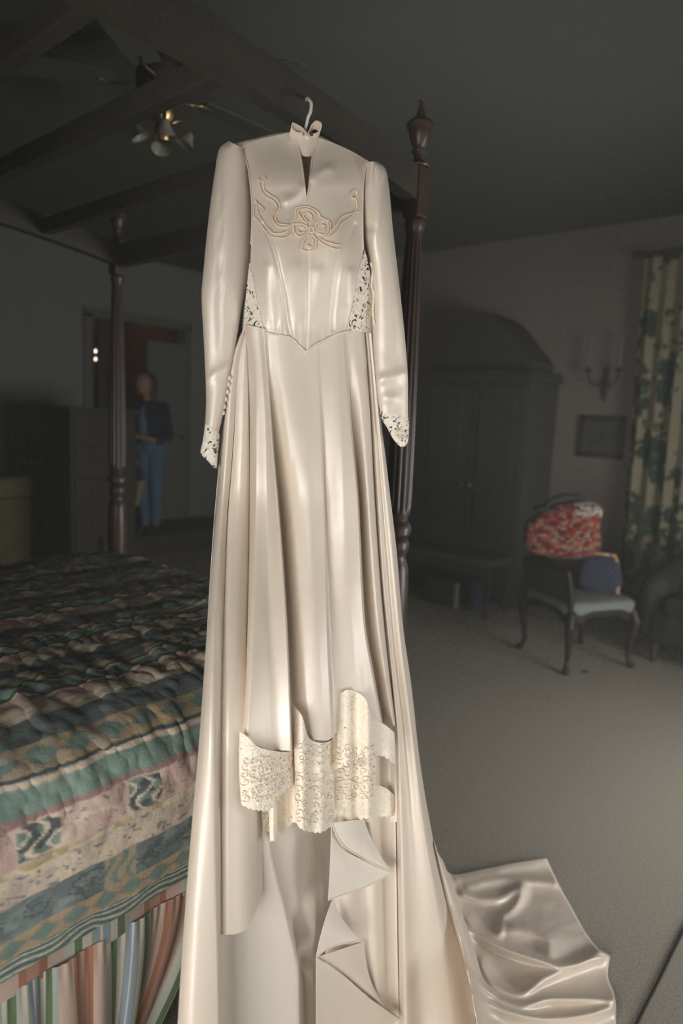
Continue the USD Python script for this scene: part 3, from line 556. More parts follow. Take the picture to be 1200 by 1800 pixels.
# back of the skirt, its matt inside seen below the hem
layer(0.008)
back = [(-.06, [(427, 578), (393, 750), (371, 1000), (356, 1300), (345, 1500), (335, 1700), (325, 1950)]), (-.10, [(440, 578), (420, 750), (400, 1000), (388, 1300), (385, 1500), (390, 1700), (392, 1950)]), (-.055, [(455, 580), (450, 750), (430, 1000), (425, 1300), (430, 1500), (440, 1700), (445, 1950)]),
        (-.012, [(470, 582), (465, 750), (455, 1000), (452, 1300), (470, 1480), (503, 1620), (522, 1720), (527, 1950)]), (-.048, [(490, 584), (480, 750), (470, 1000), (466, 1300), (486, 1490), (520, 1640), (538, 1740), (542, 1950)]), (-.060, [(520, 586), (515, 750), (510, 1000), (510, 1300), (525, 1500), (548, 1660), (560, 1780), (562, 1950)]),
        (-.085, [(560, 586), (560, 750), (565, 1000), (575, 1300), (580, 1500), (585, 1650), (590, 1800), (595, 1950)]), (-.10, [(610, 586), (620, 750), (640, 1000), (660, 1300), (670, 1500), (690, 1700), (700, 1950)]), (-.08, [(655, 586), (668, 750), (695, 1000), (725, 1300), (755, 1500), (800, 1700), (830, 1950)])]
obj('skirt_back', sheet(loft(back, 150, 160), .002), 'lining', dr, world=dr, smooth=60, label='matt inside of the skirt back')
obj('skirt_side', sheet(dmap(coons([(640, 1255), (697, 1272)], [(636, 1445), (697, 1445)], [(640, 1255), (636, 1445)], [(697, 1272), (697, 1445)], 30, 30), .012+.012*np.sin(np.linspace(0, 7, 30))[None]*np.ones((30, 1))), .002), 'satin', dr, world=dr, smooth=60)
# lace hems
def lace_patch(name, top, bottom, left, right, off, parent=dr, n=40, m=70, mat_='lace', scal=3.0, per=9.0):
    Q = coons(top, bottom, left, right, n, m); t = np.linspace(0, 1, n)[:, None]
    Q[..., 1] += scal*np.abs(np.sin(Q[..., 0]*np.pi/per))*smoothstep(t, .7, 1)
    o = off(Q) if callable(off) else off
    P = dmap(Q, o+.0005*np.sin(Q[..., 0]*.9)*np.sin(Q[..., 1]*.8)+0*Q[..., 0])
    return obj(name, sheet(P, .0012), mat_, parent, world=dr, smooth=60, label='ivory lace hem')
tubeL = lambda Q: .040+.046*np.sqrt(np.clip(1-((Q[..., 0]-468)/49.5)**2, 0, 1))
lace_patch('hem_lace', [(421, 1286), (436, 1296), (452, 1312), (477, 1319), (500, 1322), (517, 1316)], [(424, 1412), (440, 1420), (470, 1424), (492, 1398), (506, 1384), (517, 1378)], [(421, 1286), (420, 1340), (424, 1412)], [(517, 1316), (517, 1350), (517, 1378)], tubeL)
lace_patch('hem_lace', [(472, 1395), (490, 1385), (521, 1375)], [(474, 1478), (490, 1472), (503, 1455), (521, 1440)], [(472, 1395), (473, 1440), (474, 1478)], [(521, 1375), (521, 1440)], lambda Q: .025+.02*np.sin(Q[..., 0]*.16))
lace_patch('hem_lace', [(461, 1420), (476, 1420)], [(463, 1462), (476, 1458)], [(461, 1420), (463, 1462)], [(476, 1420), (476, 1458)], .0)
rl = lambda Q: .062+.022*np.sin((Q[..., 0]-520)*.062)+.012*np.sin((Q[..., 0]-520)*.16)
lace_patch('hem_lace', [(515, 1240), (530, 1258), (545, 1299), (565, 1306), (583, 1300), (590, 1232), (612, 1212), (640, 1226), (655, 1262), (676, 1274), (693, 1288)], [(518, 1352), (545, 1358), (590, 1350), (640, 1328), (664, 1326), (694, 1342)], [(515, 1240), (516, 1300), (518, 1352)], [(693, 1288), (694, 1342)], lambda Q: rl(Q)+.012+.024*smoothstep(Q[..., 0], 584, 594), m=110)
lace_patch('hem_lace', [(518, 1340), (560, 1345), (610, 1335), (662, 1322)], [(518, 1442), (535, 1458), (560, 1462), (580, 1452), (600, 1420), (658, 1408)], [(518, 1340), (517, 1400), (518, 1442)], [(662, 1322), (660, 1370), (658, 1408)], rl, m=100)
lace_patch('hem_lace', [(580, 1395), (620, 1392), (660, 1380), (693, 1398)], [(582, 1448), (610, 1442), (650, 1436), (692, 1432)], [(580, 1395), (582, 1448)], [(693, 1398), (692, 1432)], lambda Q: rl(Q)-.028, m=80)
flat_band([(590, 1378), (610, 1372), (632, 1378), (655, 1368)], .0022, lambda l: rl(l[None])[0]+.002, 'lace_scallop', 'lace')
# scrolling cords standing proud of the lace
R2 = np.random.default_rng(5)
def lace_motifs(parent, cells, off, name='lace_motif'):
    out = []
    for cx, cy in cells:
        k0, h = R2.uniform(0, 6.28), R2.choice((-1, 1)); r0 = R2.uniform(5, 8)
        pts = [(cx+(r0*(1-t)+.8)*math.cos(k0+h*t*7), cy+(r0*(1-t)+.8)*math.sin(k0+h*t*7)) for t in np.linspace(0, 1, 16)]
        out.append(tube([dp(x, y, float(off(np.array([[x, y]]))[0])+.003) for x, y in pts], .0011, 5, smooth=False))
    obj(name, out, 'lace', parent, world=dr, smooth=70, kind='stuff')
lace_motifs(dr, [(x+R2.uniform(-3, 3), y+R2.uniform(-3, 3)) for x in range(430, 512, 13) for y in range(1335, 1412, 14) if not (x > 488 and y > 1378)], tubeL)
lace_motifs(dr, [(x+R2.uniform(-3, 3), y+R2.uniform(-3, 3)) for x in range(526, 660, 14) for y in range(1316, 1446, 14) if not (x > 590 and y > 1412)], lambda q: rl(q)+(.012+.024*smoothstep(q[..., 0], 584, 594))*(q[..., 1] < 1345))
# ruffled edge of the slit: satin backing and folded-over corners
layer(0.014)
cas = [(-.03, [(588, 1435), (585, 1580), (570, 1690), (562, 1810), (560, 1950)]), (.012, [(612, 1435), (618, 1580), (620, 1700), (625, 1810), (626, 1950)]), (.002, [(632, 1435), (638, 1580), (642, 1700), (646, 1810), (650, 1950)]), (.022, [(652, 1435), (660, 1580), (664, 1700), (668, 1810), (672, 1950)]), (.004, [(672, 1435), (678, 1580), (682, 1700), (686, 1810), (690, 1950)]), (.012, [(695, 1435), (697, 1580), (699, 1700), (701, 1810), (702, 1950)])]
obj('slit_facing', sheet(loft(cas, 90, 90, amp=lambda v: 1.0), .002), 'satin', dr, world=dr, smooth=60)
def flap(A, B, C, o, material, ab=None, cb=None, ac=None, rim=True):
    Q = coons([A]+(ab or [])+[B], [C]+(cb or [])+[B], [A]+(ac or [])+[C], [B, (B[0]+.01, B[1]+.01)], 40, 50)
    s = np.linspace(0, 1, 50)[None]; t = np.linspace(0, 1, 40)[:, None]
    obj('ruffle_fold', sheet(dmap(Q, o[0]+(o[1]-o[0])*s+.012*np.sin(np.pi*t)*(1-s)+.0*t), .002), material, dr, world=dr, smooth=60)
    if rim: flat_band([C]+(cb or [])+[B], .0016, lambda l: np.linspace(o[0], o[1], len(l))+.001, 'hem_piping', 'satin')
layer(0.024)
flap((583, 1446), (691, 1533), (577, 1582), (.02, .05), 'lining', ab=[(602, 1490), (640, 1512)], cb=[(600, 1574), (640, 1560), (668, 1546)], ac=[(581, 1510)])
flap((640, 1440), (691, 1533), (583, 1446), (.03, .052), 'lining', ab=[(655, 1480), (676, 1515)], cb=[(602, 1485), (640, 1510), (670, 1525)])
flap((586, 1578), (637, 1654), (556, 1683), (.02, .045), 'lining', ab=[(600, 1612), (620, 1638)], cb=[(575, 1668), (605, 1658)], ac=[(568, 1630)])
flap((556, 1683), (702, 1791), (556, 1860), (.018, .05), 'satin', ab=[(600, 1712), (650, 1755)], cb=[(600, 1845), (660, 1815)])
flap((640, 1655), (702, 1791), (556, 1683), (.012, .04), 'satin', ab=[(645, 1700), (670, 1760)], cb=[(590, 1702), (640, 1742)], rim=False)

layer(0.01)
layer(.03)
sweep = [(-.06, [(758, 1470), (780, 1590), (815, 1710), (834, 1800), (846, 1950)]), (-.02, [(765, 1488), (792, 1590), (822, 1700), (845, 1800), (858, 1950)]), (-.03, [(770, 1500), (800, 1595), (831, 1700), (852, 1800), (866, 1950)]), (-.10, [(778, 1512), (810, 1600), (842, 1700), (862, 1800), (876, 1950)])]
obj('skirt_side', sheet(loft(sweep, 90, 40, amp=lambda v: 1.0), .002), 'satin', dr, world=dr, smooth=60)
# train: satin spread over the carpet to the right
def train():
    n, m = 150, 150
    topb, botb = [(770, 1500), (800, 1546), (860, 1532), (910, 1519), (961, 1509)], [(850, 1990), (930, 1985), (1000, 1960), (1070, 1900)]
    Q = coons(topb, botb, [(765, 1488), (784, 1560), (812, 1660), (832, 1760), (845, 1850), (850, 1990)], [(961, 1509), (985, 1560), (1003, 1592), (1030, 1640), (1052, 1668), (1072, 1682), (1068, 1712), (1080, 1750), (1083, 1775), (1070, 1900)], n, m)
    c = lambda pts: [(700+x/2.4, 1400+y/2.4) for x, y in pts]
    rid = [(c([(250, 350), (430, 305), (620, 266)]), 8, .018), (c([(290, 380), (450, 347), (520, 352), (660, 365)]), 5, .022), (c([(270, 408), (400, 432), (500, 392), (525, 380)]), 5, .030), (c([(525, 385), (500, 450), (440, 505)]), 4.5, .030), (c([(290, 520), (360, 580), (410, 590), (438, 545)]), 5, .032),
           (c([(290, 560), (450, 640), (600, 690), (690, 715), (860, 645)]), 6, .040), (c([(350, 690), (400, 790), (510, 835), (620, 765), (850, 680)]), 6, .036), (c([(310, 730), (390, 830), (520, 882), (650, 852), (905, 858)]), 6, .042), (c([(320, 840), (480, 910), (620, 935), (890, 890)]), 8, .036), (c([(470, 560), (560, 570), (640, 620), (640, 660)]), 16, .024), (c([(500, 800), (560, 770), (600, 740)]), 6, .02)]
    H = np.full(Q.shape[:2], .004)
    for l, w, h in rid:
        q = smooth_line(l, 120); d2 = np.full(Q.shape[:2], 1e9)
        for a in q: d2 = np.minimum(d2, (Q[..., 0]-a[0])**2+((Q[..., 1]-a[1])*1.15)**2)
        H = np.maximum(H, .004+h*np.exp(-np.sqrt(d2+6)/(w*1.25)+.3)) + .12*h*np.exp(-d2/(8*w*w))
    H = gaussian_filter(H, 1.6); H += .006*(meshkit.fbm(np.stack([Q[..., 0]/45, Q[..., 1]/22, 0*Q[..., 0]], -1), 3, 4))
    s = np.linspace(0, 1, m)[None]; t = np.linspace(0, 1, n)[:, None]
    H = H*(1-smoothstep(s, .985, 1)*.5) + .30*np.exp(-s/.055)*(1-.75*t) + .06*np.exp(-s/.16)*(1-t)
    P = np.array([at_z(q[0], q[1], h) for q, h in zip(Q.reshape(-1, 2), H.ravel())]).reshape(n, m, 3)
    return sheet(P, .002)
obj('train', train(), 'satin', dr, world=dr, smooth=60)

# ------------------------------------------------------------------ ceiling fan above the bed
fan = thing('ceiling_fan', 'dark ceiling fan with brass fittings and frosted shades beyond the canopy slats', 'ceiling fan', (-2.70, 1.80, 0))
FX, FY = -2.7, 1.8
obj('downrod', lathe([(.0105, 3.030), (.0105, ZC-.04)], 14, (FX, FY, 0)), 'paint_pale', fan, world=fan, smooth=50)
obj('ceiling_cup', lathe([(.02, ZC-.09), (.05, ZC-.06), (.065, ZC-.02), (.065, ZC)], 24, (FX, FY, 0)), 'dark_metal', fan, world=fan, smooth=50)
obj('motor_housing', lathe([(.02, 2.815), (.07, 2.825), (.105, 2.865), (.115, 2.905), (.115, 2.945), (.09, 3.000), (.03, 3.020), (.02, 3.040)], 32, (FX, FY, 0)), 'dark_metal', fan, world=fan, smooth=40)
for k in range(5):
    a = math.radians(20+72*k); ca, sa = math.cos(a), math.sin(a); px2, py2 = -sa, ca
    def q(r, w, z): return (FX+ca*r+px2*w, FY+sa*r+py2*w, z)
    n = 14; rr = np.linspace(.20, .66, n); ww = .055+.018*np.sin(np.linspace(0, 2.2, n)); ww[-1] = .045
    P = np.array([[q(r, -w, 2.900), q(r, 0, 2.907), q(r, w, 2.914)] for r, w in zip(rr, ww)])
    b = obj('blade', sheet(P, .006), 'fan_blade', fan, world=fan, smooth=30)
    obj('blade_iron', tube([q(.10, 0, 2.875), q(.15, .01, 2.887), q(.20, -.01, 2.893), q(.26, 0, 2.897)], [.006, .005, .006, .004], 8), 'brass', b, world=fan, smooth=60)
obj('light_stem', lathe([(.0, 2.675), (.03, 2.685), (.042, 2.715), (.03, 2.755), (.05, 2.785), (.05, 2.815)], 24, (FX, FY, 0)), 'brass', fan, world=fan, smooth=40)
for k in range(4):
    a = math.radians(60+90*k); ca, sa = math.cos(a), math.sin(a)
    arm = obj('light_arm', tube([(FX+ca*.04, FY+sa*.04, 2.765), (FX+ca*.08, FY+sa*.08, 2.780), (FX+ca*.105, FY+sa*.105, 2.760), (FX+ca*.115, FY+sa*.115, 2.735)], .006, 8), 'brass', fan, world=fan, smooth=60)
    g = lathe([(.018, 0), (.026, -.012), (.034, -.035), (.05, -.06), (.062, -.075), (.058, -.073), (.045, -.056), (.03, -.033), (.018, -.01)], 28)
    g.apply_scale(.72); g.apply_transform(trimesh.transformations.rotation_matrix(math.radians(28), (-sa, ca, 0))); g.apply_translation((FX+ca*.115, FY+sa*.115, 2.735))
    obj('shade', g, 'frosted', arm, world=fan, smooth=50, label='frosted glass shade')

# ------------------------------------------------------------------ back wall: armoire, sconce, picture, curtain
ax1 = at_y(985, 690, YB-.02)[0]; ax0, ay = ax1-1.08, 5.20
ar = thing('armoire', 'large dark wooden armoire with bonnet top against the back wall', 'armoire', ((ax0+ax1)/2, (ay+YB)/2, 0))
obj('carcass', box(ax0+.02, ax1-.02, ay, YB-.02, .12, 1.90, .008), 'wood_armoire', ar, world=ar)
obj('base', [box(ax0, ax1, ay-.03, YB-.02, .06, .16, .01)]+[box(x, x+.09, y, y+.09, 0, .07, .01) for x in (ax0, ax1-.09) for y in (ay-.03, YB-.11)], 'wood_armoire', ar, world=ar)
obj('cornice', [box(ax0-.02, ax1+.02, ay-.04, YB-.02, 1.90, 1.95, .01), box(ax0, ax1, ay-.02, YB-.02, 1.95, 1.985, .008)], 'wood_armoire', ar, world=ar)
from shapely.geometry import Polygon
hx = np.linspace(-1, 1, 41); arch = [(x*.48, .40+.10*math.cos(x*math.pi)*.9-.22*abs(x)**2.2) for x in hx]
poly = Polygon([(-.48, 0)]+arch+[(.48, 0)])
bon = trimesh.creation.extrude_polygon(poly, .42, engine='earcut'); bon.apply_transform(trimesh.transformations.rotation_matrix(math.pi/2, (1, 0, 0))); bon.apply_translation(((ax0+ax1)/2-.02, YB-.04, 1.985))
obj('bonnet', bon, 'wood_armoire', ar, world=ar)
for s in (0, 1):
    x0 = ax0+.04+s*.505; d = obj('door', box(x0, x0+.49, ay-.022, ay, .20, 1.86, .005), 'wood_armoire', ar, world=ar)
    for z0, z1 in ((.28, .95), (1.03, 1.78)): obj('panel', box(x0+.08, x0+.41, ay-.034, ay-.02, z0, z1, .006), 'wood_armoire', d, world=ar)
    obj('knob', trimesh.creation.icosphere(2, .016).apply_translation((x0+(.455 if s == 0 else .035), ay-.035, 1.0)), 'brass', d, world=ar, smooth=True)
c = at_y(1062, 690, YB-.03)
sc = thing('wall_sconce', 'two-armed dark candle sconce on the mauve wall above the picture', 'sconce', (c[0], YB-.03, 1.60))
sx, sz, sy = c[0], 1.80, YB-.03
obj('backplate', lathe([(0, 0), (.016, .03), (.03, .09), (.034, .15), (.022, .21), (.028, .25), (.0, .30)], 20).apply_scale((1, .5, 1)).apply_translation((sx, YB-.018, sz-.04)), 'dark_metal', sc, world=sc, smooth=50)
for s in (-1, 1):
    am = obj('arm', tube([(sx, sy, sz+.13), (sx+s*.05, sy-.05, sz+.09), (sx+s*.11, sy-.07, sz+.13), (sx+s*.125, sy-.07, sz+.2)], .007, 8), 'dark_metal', sc, world=sc, smooth=60)
    obj('drip_cup', lathe([(.008, 0), (.03, .015), (.034, .025), (.014, .03), (.014, .05)], 20, (sx+s*.125, sy-.07, sz+.19)), 'dark_metal', am, world=sc, smooth=40)
    obj('candle', lathe([(.011, 0), (.011, .24), (.006, .246), (.001, .262)], 14, (sx+s*.125, sy-.07, sz+.235)), 'candle', am, world=sc, smooth=40, label='pale candle')
a, b = at_y(1021, 730, YB-.02), at_y(1094, 806, YB-.02)
pf = thing('framed_picture', 'dark framed picture under the candle sconce on the mauve wall', 'picture', ((a[0]+b[0])/2, YB-.015, b[2]))
x0, x1, z0, z1 = a[0], b[0], b[2]-.01, a[2]
obj('frame', [box(x0, x1, YB-.035, YB-.003, z1-.05, z1, .008), box(x0, x1, YB-.035, YB-.003, z0, z0+.05, .008), box(x0, x0+.05, YB-.035, YB-.003, z0, z1, .008), box(x1-.05, x1, YB-.035, YB-.003, z0, z1, .008)], 'wood_dark', pf, world=pf)
obj('mount', box(x0+.045, x1-.045, YB-.018, YB-.008, z0+.045, z1-.045), 'mat_paper', pf, world=pf)
obj('image', box(x0+.09, x1-.09, YB-.021, YB-.017, z0+.09, z1-.09), 'picture_dark', pf, world=pf)
# curtain: deep vertical folds, botanical print
cx0 = at_y(1112, 700, YB-.12)[0]; cx1 = cx0+.95
ct = thing('curtain', 'floor-length pleated curtain printed with dark green leaves on cream beside the picture', 'curtain', (cx0, YB-.12, 0))
s, t = np.meshgrid(np.linspace(0, 1, 360), np.linspace(0, 1, 150), indexing='ij')
ph = s*2*np.pi*8.5 + .7*np.sin(s*9+t*1.2)
Pc = np.stack([cx0+(cx1-cx0)*s + .012*np.sin(ph*2) + .04*(t-.6)*(1-s)*.8, YB-.125+.040*np.sin(ph)*(.6+.5*t)+.012*np.sin(ph*.5+1), 2.86-2.84*t], -1)
cu, cv = s*1.9, t*2.84
n1, n2 = fb(cu, cv, 6, 31), fb(cu, cv, 22, 32)
C = np.zeros(s.shape+(3,)); C[:] = (.42, .375, .26)
C = mixc(C, (.055, .085, .062), smoothstep(n1+.35*(n2-.5), .46, .50)); C = mixc(C, (.12, .17, .12), smoothstep(n2, .58, .62)*smoothstep(n1, .5, .56))
C = mixc(C, (.22, .08, .06), smoothstep(fb(cu, cv, 11, 33), .76, .79))
obj('panel', sheet(Pc, .002), 'printed_curtain', ct, world=ct, color=np.vstack([C.reshape(-1, 3)]*2))
rod = thing('curtain_rod', 'dark curtain rod holding the leaf-print curtain', 'curtain rod', (cx0, YB-.12, 2.88))
obj('rod', tube([(cx0-.06, YB-.125, 2.885), (cx1+.9, YB-.125, 2.885)], .016, 14, 2), 'wood_dark', rod, world=rod, smooth=50)
obj('finial', trimesh.creation.icosphere(3, .032).apply_translation((cx0-.085, YB-.125, 2.885)), 'wood_dark', rod, world=rod, smooth=True)
for x in (cx0-.02, cx1+.7): obj('bracket', box(x-.012, x+.012, YB-.14, YB, 2.865, 2.905, .004), 'wood_dark', rod, world=rod)

# ------------------------------------------------------------------ bench before the armoire with things under it
def cabriole(x, y, h, dx, dy, r=1.0):
    """a bowed leg: knee swells outward (dx,dy), ankle drawn in, small pad foot"""
    p = [(x, y, h, .026*r), (x+dx*.018, y+dy*.018, h*.82, .030*r), (x+dx*.004, y+dy*.004, h*.5, .020*r), (x-dx*.006, y-dy*.006, h*.22, .0145*r), (x+dx*.008, y+dy*.008, h*.08, .017*r), (x+dx*.016, y+dy*.016, .020, .023*r)]
    man = hull_chain([p]); t = soft(man, .012, 6); v = t.vertices.copy(); v[:, 2] = np.maximum(v[:, 2], 0.0); t.vertices = v; return t
bx0, bx1, by0, by1 = -3.55, -2.56, 4.72, 5.10
bn = thing('bench', 'dark bench with cabriole legs and grey seat in front of the armoire', 'bench', ((bx0+bx1)/2, (by0+by1)/2, 0))
obj('seat_pad', box(bx0, bx1, by0, by1, .40, .475, .03), 'bench_cloth', bn, world=bn, smooth=40)
obj('frame', box(bx0+.01, bx1-.01, by0+.01, by1-.01, .335, .405, .01), 'wood_dark', bn, world=bn)
for x, dx in ((bx0+.04, -1), (bx1-.04, 1)):
    for y, dy in ((by0+.04, -1), (by1-.04, 1)): obj('leg', cabriole(x, y, .37, dx, dy), 'wood_dark', bn, world=bn, smooth=50)
tag = dict(smooth=30)
b1 = thing('storage_carton', 'dark carton with one pale edge on the carpet beneath the bench', 'box', (-3.02, 4.92, 0))
obj('body', box(-3.22, -2.93, 4.80, 5.06, 0, .22, .004), 'dark_cloth', b1, world=b1); obj('edge_strip', box(-2.93, -2.905, 4.80, 4.84, 0, .215, .003), 'pale_card', b1, world=b1, label='pale card edge')
b2 = thing('book', 'blue book standing on the carpet beneath the bench', 'book', (-2.80, 4.95, 0))
obj('cover', [box(-2.83, -2.825, 4.88, 5.04, 0, .23, .001), box(-2.79, -2.785, 4.88, 5.04, 0, .23, .001), box(-2.83, -2.785, 4.876, 4.882, 0, .23, .001)], 'blue_book', b2, world=b2); obj('pages', box(-2.825, -2.79, 4.884, 5.03, .005, .222), 'pale_card', b2, world=b2)

# ------------------------------------------------------------------ vanity chair with bags
CHX, CHY, CHA = -1.72, 4.40, math.radians(62-90)
ch = thing('side_chair', 'low-backed dark wood chair with pale scalloped seat holding two bags', 'chair', (CHX, CHY, 0), CHA)
W, D, SH = .25, .265, .42
def cw(x, y, z): c, s = math.cos(CHA), math.sin(CHA); return (CHX+c*x-s*y, CHY+s*x+c*y, z)
for x in (-1, 1):
    for y in (-1, 1): obj('leg', cabriole(x*(W-.02), y*(D-.02), .375, x, y, 1.05), 'wood_chair', ch, smooth=50)
th = np.linspace(0, 2*np.pi, 160, endpoint=False)
se = lambda e, a, b: np.stack([a*np.sign(np.cos(th))*np.abs(np.cos(th))**e, b*np.sign(np.sin(th))*np.abs(np.sin(th))**e], 1)
def stack_rings(rings):
    n = len(rings[0]); v = np.vstack(rings+[[np.mean(rings[0], 0)], [np.mean(rings[-1], 0)]]); f = []
    for i in range(len(rings)-1):
        for j in range(n):
            k = (j+1) % n; f += [(i*n+j, i*n+k, (i+1)*n+k), (i*n+j, (i+1)*n+k, (i+1)*n+j)]
    b = len(rings)*n
    for j in range(n):
        k = (j+1) % n; f += [(b, k, j), (b+1, b-n+j, b-n+k)]
    return trimesh.Trimesh(v, f, process=False)
scal = .022*np.cos(th*8)*1.0
base = se(.35, W+.012, D+.012)
R = []
for h, k, sc2 in ((.392, .985, 1), (.400, 1.012, 1), (.425, 1.015, .3), (.448, .985, .0), (.462, .90, 0), (.468, .6, 0), (.470, .2, 0)):
    R.append(np.c_[base*k, h+sc2*scal*.6])
obj('seat', stack_rings(R), 'seat_cloth', ch, smooth=50, label='pale grey-green seat with scalloped edge')
R = [np.c_[base*k, h+q*scal] for h, k, q in ((.345, .97, 1.0), (.35, .985, 1.0), (.40, .985, .3), (.405, .95, .3))]
obj('apron', stack_rings(R), 'wood_chair', ch, smooth=50)
for x in (-1, 1): obj('back_post', tube([(x*(W-.03), -D+.02, .40), (x*(W-.02), -D+.005, .5), (x*(W-.03), -D-.03, .66)], [.02, .017, .015], 10), 'wood_chair', ch, smooth=60)
obj('crest_rail', tube([(-W+.03, -D-.03, .65), (-.12, -D-.035, .675), (0, -D-.04, .69), (.12, -D-.035, .675), (W-.03, -D-.03, .65)], [.016, .02, .024, .02, .016], 12), 'wood_chair', ch, smooth=60)
P = np.array([[(x, -D+.01-.04*z-.006*math.cos(x*12), .46+.2*z) for x in np.linspace(-W+.04, W-.04, 12)] for z in np.linspace(0, 1, 8)])
obj('back_panel', sheet(P, .02), 'dark_cloth', ch, smooth=40)
def blob(a, b, h, base_z, seed, squash=.25, top_tilt=0.0, n=170, m=110):
    """a slumped soft bag: rounded-box rings with sags"""
    t = np.linspace(0, 2*np.pi, n, endpoint=False); R = []
    for i in range(m):
        z = i/(m-1); k = (1-(abs(2*z-1))**6*.55)*(1+squash*(.5-z)*.5)
        tt = np.linspace(0, 2*np.pi, 4001); q = np.stack([a*np.sign(np.cos(tt))*np.abs(np.cos(tt))**.5, b*np.sign(np.sin(tt))*np.abs(np.sin(tt))**.5], 1)
        L = np.r_[0, np.cumsum(np.linalg.norm(np.diff(q, axis=0), axis=1))]; u = t/(2*np.pi)*L[-1]
        x, y = k*np.interp(u, L, q[:, 0]), k*np.interp(u, L, q[:, 1])
        zz = base_z+h*z + top_tilt*z*x
        d = 1+.14*(meshkit.fbm(np.stack([x*9, y*9, zz*9], -1), 3, seed)-.5)
        R.append(np.stack([x*d, y*d, zz+.02*(meshkit.fbm(np.stack([x*7, y*7, zz*0], -1), 2, seed+1)-.5)*z], 1))
    return stack_rings(R)
# red floral tote slumped over the chair back
TX, TY, TA = -1.86, 4.34, math.radians(30)
tb = thing('tote_bag', 'large red floral quilted tote bag slumped over the chair back', 'bag', (TX, TY, .685), TA)
g = blob(.245, .12, .36, .0, 41, .15, .22); v = g.vertices
g.vertices = v = v + np.stack([0*v[:, 0], 0*v[:, 0], -.07*np.clip(-v[:, 0]/.2, 0, 1)**2*smoothstep(v[:, 2], .1, .4)], 1)
q = np.stack([v[:, 0]*34, v[:, 1]*34, v[:, 2]*34], 1)
n1, n2, n3 = meshkit.fbm(q, 3, 51), meshkit.fbm(q*1.7, 3, 52), meshkit.fbm(q*2.6, 2, 53)
C = np.zeros((len(v), 3)); C[:] = (.34, .03, .027)
C = mixc(C, (.36, .16, .06), smoothstep(n1, .57, .61)); C = mixc(C, (.11, .27, .22), smoothstep(n2, .60, .63)); C = mixc(C, (.55, .50, .42), smoothstep(n3, .68, .72)); C = mixc(C, (.09, .12, .05), smoothstep(n3, .30, .26)); C = mixc(C, (.10, .02, .03), smoothstep(n1, .40, .36))
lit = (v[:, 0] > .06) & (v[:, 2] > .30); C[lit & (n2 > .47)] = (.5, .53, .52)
obj('body', g, 'printed_cotton', tb, color=C*.72)
for y in (-.05, .06): obj('handle', tube([(-.13, y, .25), (-.11, y-.01, .34), (.02, y, .41), (.12, y+.01, .40), (.14, y, .34)], .011, 8), 'dark_cloth', tb, smooth=60)
obj('lining', blob(.13, .07, .03, .30, 43).apply_translation((-.06, 0, 0)), 'dark_cloth', tb, smooth=50)
NX, NY, NA = -1.635, 4.49, math.radians(24)
nb_ = thing('quilted_bag', 'small navy quilted bag with floral trim standing on the chair seat', 'bag', (NX, NY, .472), NA)
g = blob(.135, .075, .25, 0, 61, .5); v = g.vertices
an = np.arctan2(v[:, 1], v[:, 0]); u = an*.13
grid = np.maximum(np.cos((u+v[:, 2])*150), np.cos((u-v[:, 2])*150)); C = mixc(np.tile((.022, .028, .05), (len(v), 1)), (.06, .066, .095), smoothstep(grid, .75, .95))
obj('body', g, 'printed_cotton', nb_, color=C)
e = []
for k in np.linspace(0, 1, 40):
    e.append((.118-.02*k-.03*max(0, k-.75)*4*.6, -.062+.03*k, .006+.245*k))
e += [(x, -.03, .252) for x in np.linspace(.07, -.1, 24)]
tg = tube(e, .012, 10, smooth=False); w = meshkit.fbm(tg.vertices*55, 2, 71); C = mixc(np.tile((.42, .31, .13), (len(w), 1)), (.42, .06, .07), smoothstep(w, .55, .6)); C = mixc(C, (.5, .45, .35), smoothstep(w, .42, .38))
obj('trim', tg, 'printed_cotton', nb_, color=C, label='ochre and red floral trim')

# ------------------------------------------------------------------ dark armchair at the right edge
ac = thing('armchair', 'dark upholstered tub armchair in front of the curtain at the right edge', 'armchair', (-.98, 5.02, 0), math.radians(-8))
obj('seat_base', box(-.34, .34, -.36, .30, .14, .36, .04), 'armchair_cloth', ac, smooth=50)
obj('seat_cushion', box(-.26, .26, -.38, .18, .35, .47, .05), 'armchair_cloth', ac, smooth=50)
P = [(x, y, z, r) for x, y, z, r in ((-.36, -.28, .52, .075), (-.38, .0, .56, .08), (-.34, .22, .64, .085), (-.18, .33, .70, .085), (0, .36, .72, .085), (.18, .33, .70, .085), (.34, .22, .64, .085), (.38, 0, .56, .08), (.36, -.28, .52, .075))]
low = [(x, y, .22, r) for x, y, z, r in P]
man = m3.Manifold.batch_boolean([m3.Manifold.batch_hull([m3.Manifold.sphere(k[3], 14).translate(tuple(k[:3])) for k in (P[i], P[i+1], low[i], low[i+1])]) for i in range(len(P)-1)], m3.OpType.Add)
obj('wraparound_back', soft(man, .04, 10), 'armchair_cloth', ac, smooth=60)
for x in (-.30, .30):
    for y in (-.30, .26): obj('leg', lathe([(.018, 0), (.024, .05), (.03, .15)], 14, (x, y, 0)), 'wood_dark', ac, smooth=40)
